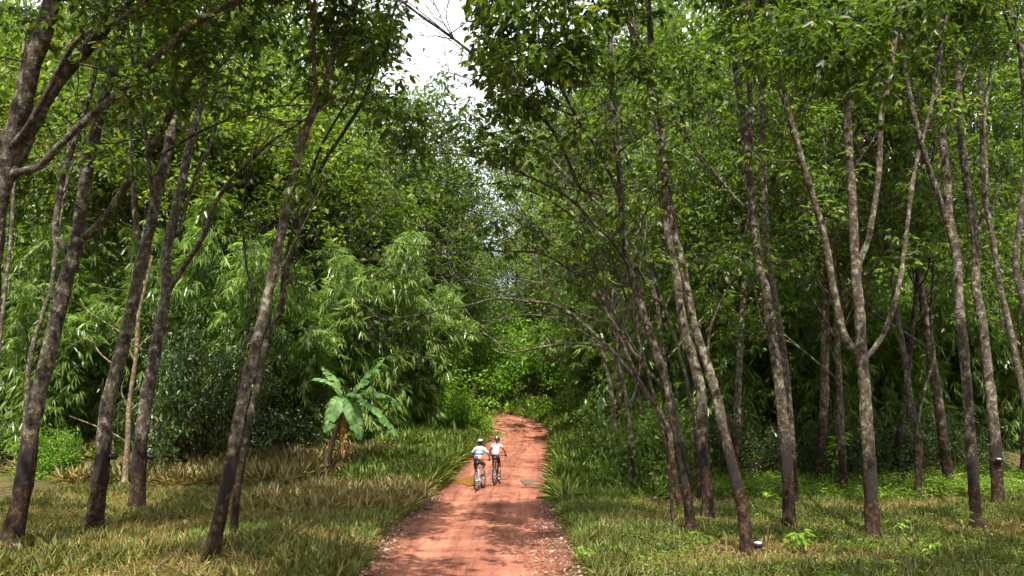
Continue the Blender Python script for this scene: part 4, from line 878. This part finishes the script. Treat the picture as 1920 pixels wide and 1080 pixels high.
def bicycle(loc, rz, label, up_right, fr, spin=0.):
    r = empty('bicycle', loc, label, 'bicycle', None, rz); F = M[fr]
    ry_, fy = -.5, .56; WR = .34
    f = MB(); bb = np.array([0, -.07, .30]); st = np.array([0, -.22, .82]); hd = np.array([0, .37, .86]); hl = np.array([0, .41, .72])
    for a, b, q in ((bb, st, .018), (bb, hl, .021), (st+[0, .04, -.08], hd, .018), (hd, hl, .022)): tube(f, [a, (a+b)/2, b], q, 10)
    for s in (-1, 1):
        h = np.array([s*.06, ry_, WR]); tube(f, [bb+[s*.03, 0, 0], h], .01, 7); tube(f, [st+[s*.015, .01, -.06], h], .009, 7)
    f.build('frame', F, r, True)
    f = MB()
    for s in (-1, 1): tube(f, [hl+[s*.015, 0, 0], hl+[s*.055, .03, -.06], np.array([s*.055, fy, WR])], .014, 8)
    f.build('fork', M['alloy'], r, True)
    f = MB(); tube(f, [st, st+[0, -.025, .08]], .014, 8); f.build('seat_post', M['alloy'], r, True)
    f = MB(); top_ = st+np.array([0, -.03, .1]); tube(f, [top_+[0, -.14, .01], top_+[0, -.08, .015], top_+[0, .0, .01], top_+[0, .13, .005]], [.055, .07, .04, .02], 10, 0, None, True); f.build('saddle', M['helmet'], r, True)
    hb = np.array([0, .40, 1.0]); f = MB(); tube(f, [hd, hd+[0, .01, .09], hb], .016, 8); tube(f, [hb+[-.33, -.03, 0], hb+[-.15, 0, .01], hb+[.15, 0, .01], hb+[.33, -.03, 0]], .013, 8); hbo = f.build('handlebar', M['frame_dark'], r, True)
    for s in (-1, 1): f = MB(); tube(f, [hb+[s*.22, -.018, .005], hb+[s*.33, -.03, 0]], .019, 8); f.build('grip', M['helmet'], hbo, True)
    for y_ in (ry_, fy):
        wh = bpy.data.objects.new('wheel', None); C.objects.link(wh); wh.parent = r; wh.location = (0, y_, WR); a = np.linspace(0, 2*math.pi, 49)
        f = MB(); tube(f, np.stack([0*a, np.cos(a)*(WR-.024), np.sin(a)*(WR-.024)], -1), .025, 8); f.build('tyre', M['tyre'], wh, True)
        f = MB(); tube(f, np.stack([0*a, np.cos(a)*(WR-.055), np.sin(a)*(WR-.055)], -1), .013, 6); f.build('rim', M['alloy'], wh, True)
        f = MB()
        for k in range(28): q = k*2*math.pi/28; s = .03 if k % 2 else -.03; tube(f, [[s, math.cos(q+.25)*.02, math.sin(q+.25)*.02], [0, math.cos(q)*(WR-.06), math.sin(q)*(WR-.06)]], .0018, 3)
        tube(f, [[-.055, 0, 0], [-.03, 0, 0], [.03, 0, 0], [.055, 0, 0]], [.012, .025, .025, .012], 10); f.build('spokes', M['alloy'], wh, True)
    f = MB(); a = np.linspace(0, 2*math.pi, 25); tube(f, np.stack([0*a+.055, bb[1]+np.cos(a)*.09, bb[2]+np.sin(a)*.09], -1), .006, 5)
    tube(f, [[-.08, bb[1], bb[2]], [.08, bb[1], bb[2]]], .02, 8); ped = []
    for s in (-1, 1):
        d = 1 if s*up_right > 0 else -1; e = bb+np.array([s*.085, .03*d, .168*d]); tube(f, [bb+[s*.075, 0, 0], e], .012, 6); ped.append(e+[s*.05, 0, 0])
    f.build('crank', M['alloy'], r, True)
    for p, s in zip(ped, (-1, 1)): f = MB(); tube(f, [p+[0, -.05, 0], p+[0, .05, 0]], [.04, .04], 4); f.build('pedal', M['frame_dark'], r)
    f = MB(); tube(f, [[0, ry_+.12, .79], [0, ry_+.1, .80]], [.022, .022], 10, 0, None, True); f.build('rear_reflector', M['red_light'], r, True)
    # thin mud film of the road on the chain stays is left out; the chain:
    f = MB(); tube(f, [[.055, bb[1], bb[2]+.09], [.055, ry_, WR+.035]], .004, 4); tube(f, [[.055, bb[1], bb[2]-.09], [.055, ry_, WR-.035]], .004, 4); f.build('chain', M['frame_dark'], r)
    return r, ped, hb
def rider(loc, rz, label, ped, hb, cloth, woman, skin_m, shoe, white_h):
    r = empty('person', loc, label, 'person', None, rz); k = .95 if woman else 1.
    pel = np.array([0, -.26, 1.0]); ch = np.array([0, -.02, 1.0+.36*k]); nk = np.array([0, .07, 1.0+.47*k]); hdc = np.array([0, .13, 1.0+.585*k])
    sw = .165*k if woman else .19; pts, ed, rd = [], [], []
    def A(p, q=None, rr=.05): pts.append(np.array(p, float)); rd.append(rr); (ed.append((q, len(pts)-1)) if q is not None else None); return len(pts)-1
    p0 = A(pel, None, .125*k); w_ = A(pel+[0, .09, .14], p0, .105*k); c_ = A(ch+[0, -.03, -.06], w_, .125*k); u_ = A(ch+[0, .03, .04], c_, .105*k); n_ = A(nk, u_, .05); h0 = A(nk+[0, .03, .06], n_, .052); h1 = A(hdc, h0, (.072, .09)); h2 = A(hdc+[0, .01, .07], h1, (.065, .08))
    legs = {}; arms = {}
    for s, pd in ((-1, ped[0]), (1, ped[1])):
        hip = pel+[s*.085, .02, -.04]; an = pd+np.array([-s*.01, -.11, .10]); kn = ik(hip, an, .43*k, .44*k, [s*.12, 1, .15]); legs[s] = (hip, kn, an)
        a = A(hip, p0, .09*k); b = A(hip*.5+kn*.5, a, .078*k); c = A(kn, b, .052*k); d = A(kn*.65+an*.35-[0, .015, 0], c, .053*k); e = A(an, d, .032*k); f_ = A(an+[0, .07, -.045], e, .033); A(pd+[0, .09, .035], f_, .028)
        sh = ch+np.array([s*sw, .03, .03]); ha = hb+np.array([s*.28, -.05, .035]); el = ik(sh, ha, .29*k, .27*k, [s*1., -.2, -.75]); arms[s] = (sh, el, ha)
        a = A(sh, u_, .052*k); b = A(sh*.5+el*.5, a, .043*k); c = A(el, b, .036*k); d = A(el*.6+ha*.4, c, .034*k); e = A(ha+(el-ha)*.12, d, .024*k); A(ha+[0, .02, -.005], e, (.022, .032))
    body = skin('body', pts, ed, rd, M[skin_m], r); ex = MB()
    for s in (-1, 1):   # fingers closed round the grip, thumb below from the inner side
        ha = arms[s][2]
        for i in range(4):
            x = s*(.032-.021*i); o = ha+np.array([x, .03, 0]); L = (.92, 1.05, 1., .8)[3-i]
            tube(ex, [o+[0, -.03, .008], o+[0, .012*L, .008], o+[0, .045*L, -.012], o+[0, .05*L, -.04], o+[0, .028*L, -.058]], [.0095, .0095, .009, .0085, .007], 6, 0, None, True)
        o = ha+np.array([-s*.035, .0, -.002]); tube(ex, [o+[s*.012, -.02, 0], o+[-s*.012, .002, -.012], o+[-s*.014, .02, -.036], o+[-s*.006, .03, -.055]], [.012, .011, .0095, .008], 6, 0, None, True)
    f0 = hdc+[0, .1, 0]; tube(ex, [f0+[0, -.02, .035], f0+[0, .0, .015], f0+[0, .014, -.012], f0+[0, -.01, -.022]], [.008, .011, .014, .008], 6, 0, None, True)      # nose
    tube(ex, [f0+[-.026, -.012, -.05], f0+[0, .0, -.05], f0+[.026, -.012, -.05]], [.004, .008, .004], 6, 0, None, True)                                              # lips
    for s in (-1, 1):
        e = hdc+np.array([s*.08, .01, .0]); tube(ex, [e+[0, 0, -.03], e+[s*.012, -.012, 0], e+[s*.008, -.008, .03]], [.006, .013, .008], 6, 0, None, True)             # ears
    join_into(body, ex)
    for s in (-1, 1):
        ey = MB(); e = hdc+np.array([s*.032, .088, .022]); tube(ey, [e+[-.012, 0, 0], e, e+[.012, 0, 0]], [.004, .01, .004], 6, 0, None, True); ey.build('eye', M['hair'], r, True)
    # jersey: torso and short sleeves
    pts, ed, rd = [], [], []; g = .014
    a0 = A(pel+[0, .0, .0], None, .128*k+g); a1 = A(pel+[0, .1, .17], a0, .118*k+g); a2 = A(ch+[0, -.03, -.06], a1, .13*k+g); a3 = A(ch+[0, .03, .05], a2, .105*k+g); A(nk+[0, -.01, -.01], a3, .062)
    for s in (-1, 1):
        sh, el, ha = arms[s]; t = .3 if woman else .75
        b0 = A(sh+[0, 0, .005], a3, .055*k+g*.8); A(sh+(el-sh)*t*.5, b0, .047*k+g); A(sh+(el-sh)*t, len(pts)-1, .046*k+g*.9)
    skin('jersey' if not woman else 'shirt', pts, ed, rd, M[cloth], r)
    pts, ed, rd = [], [], []
    a0 = A(pel+[0, -.0, -.03], None, .135*k); A(pel+[0, .02, .05], a0, .125*k)
    for s in (-1, 1):
        hip, kn, an = legs[s]; b0 = A(hip, a0, .1*k); A(hip*.6+kn*.4, b0, .088*k); A(hip*.3+kn*.7, len(pts)-1, .07*k)
    skin('shorts', pts, ed, rd, M['black_cloth'], r)
    for s, pd in ((-1, ped[0]), (1, ped[1])):
        pts, ed, rd = [], [], []; an = legs[s][2]; a = A(an+[0, -.015, -.02], None, .04); b = A(an+[0, .03, -.055], a, .042); c = A(pd+[0, .05, .035], b, .04); A(pd+[0, .13, .03], c, .03); skin('shoe', pts, ed, rd, M[shoe], r, 2)
        if not woman: pass
    # helmet: domed shell with raised ribs
    hc = hdc+np.array([0, -.005, .065]); f = MB(); V = []; ns, nr = 24, 9
    prof_ = [(math.cos(t)*.5, math.sin(t)) for t in np.linspace(-.35, 1.5, nr)]
    for (c_, s_) in prof_:
        for j in range(ns):
            a = j*2*math.pi/ns; V.append(hc+np.array([math.cos(a)*c_*.2, math.sin(a)*c_*.255-.01, s_*.095]))
    i, j = np.meshgrid(np.arange(nr-1), np.arange(ns), indexing='ij'); f.add(V, np.stack([i*ns+j, i*ns+(j+1) % ns, (i+1)*ns+(j+1) % ns, (i+1)*ns+j], -1)); hm = f.build('helmet', M['helmet'], r, True)
    f = MB()
    for x in ((-.062, -.035, 0, .035, .062) if white_h else (0,)):
        t = np.linspace(.35, 2.75, 12) if white_h else np.linspace(1.9, 2.6, 6); kx = math.sqrt(max(0, 1-(x/.1)**2)); tube(f, np.stack([0*t+hc[0]+x, hc[1]-.01+np.cos(t)*.128*kx, hc[2]+np.sin(t)*.098*kx], -1), .013 if white_h else .02, 6, 0, None, True)
    f.build('shell_stripe', M['helmet_white'], hm, True)
    if woman: skin('hair', [hdc+[0, -.07, .03], hdc+[0, -.1, -.03], hdc+[0, -.115, -.13], hdc+[.01, -.13, -.22], hdc+[.01, -.12, -.29]], [(0, 1), (1, 2), (2, 3), (3, 4)], [.05, .038, .036, .03, .012], M['hair'], r)
    else: skin('hair', [hdc+[0, -.03, .04], hdc+[0, -.045, -.02], hdc+[0, -.04, -.05]], [(0, 1), (1, 2)], [.075, .065, .045], M['hair'], r)
    return r
def ctr(px, py): q = hit(px, py); q[2] = float(prof(q[1]))+.012; return q
for (px, py, yaw, ur, fr, bl, wl, wm) in (
    (899, 920, -13, 1, 'frame_white', 'mountain bike with white forks and frame under the rider in the colourful jersey', 'left cyclist in a white jersey with blue band and red, blue and yellow pockets', False),
    (931, 909, -10, -1, 'frame_dark', 'bicycle with dark frame under the rider with the ponytail', 'right cyclist in a white top, black shorts and dark helmet, ponytail down the back', True)):
    q = ctr(px, py); base_yaw = -math.atan2(q[0], q[1]); 
    bk, ped, hb = bicycle(q, math.radians(yaw)+base_yaw, bl, ur, fr)
    pr = rider(q, math.radians(yaw)+base_yaw, wl, ped, hb, 'white_cloth' if wm else 'jersey', wm, 'skin1', 'grey_shoe' if wm else 'mud_shoe', not wm)
    bk.scale = pr.scale = (.93, .93, .93)
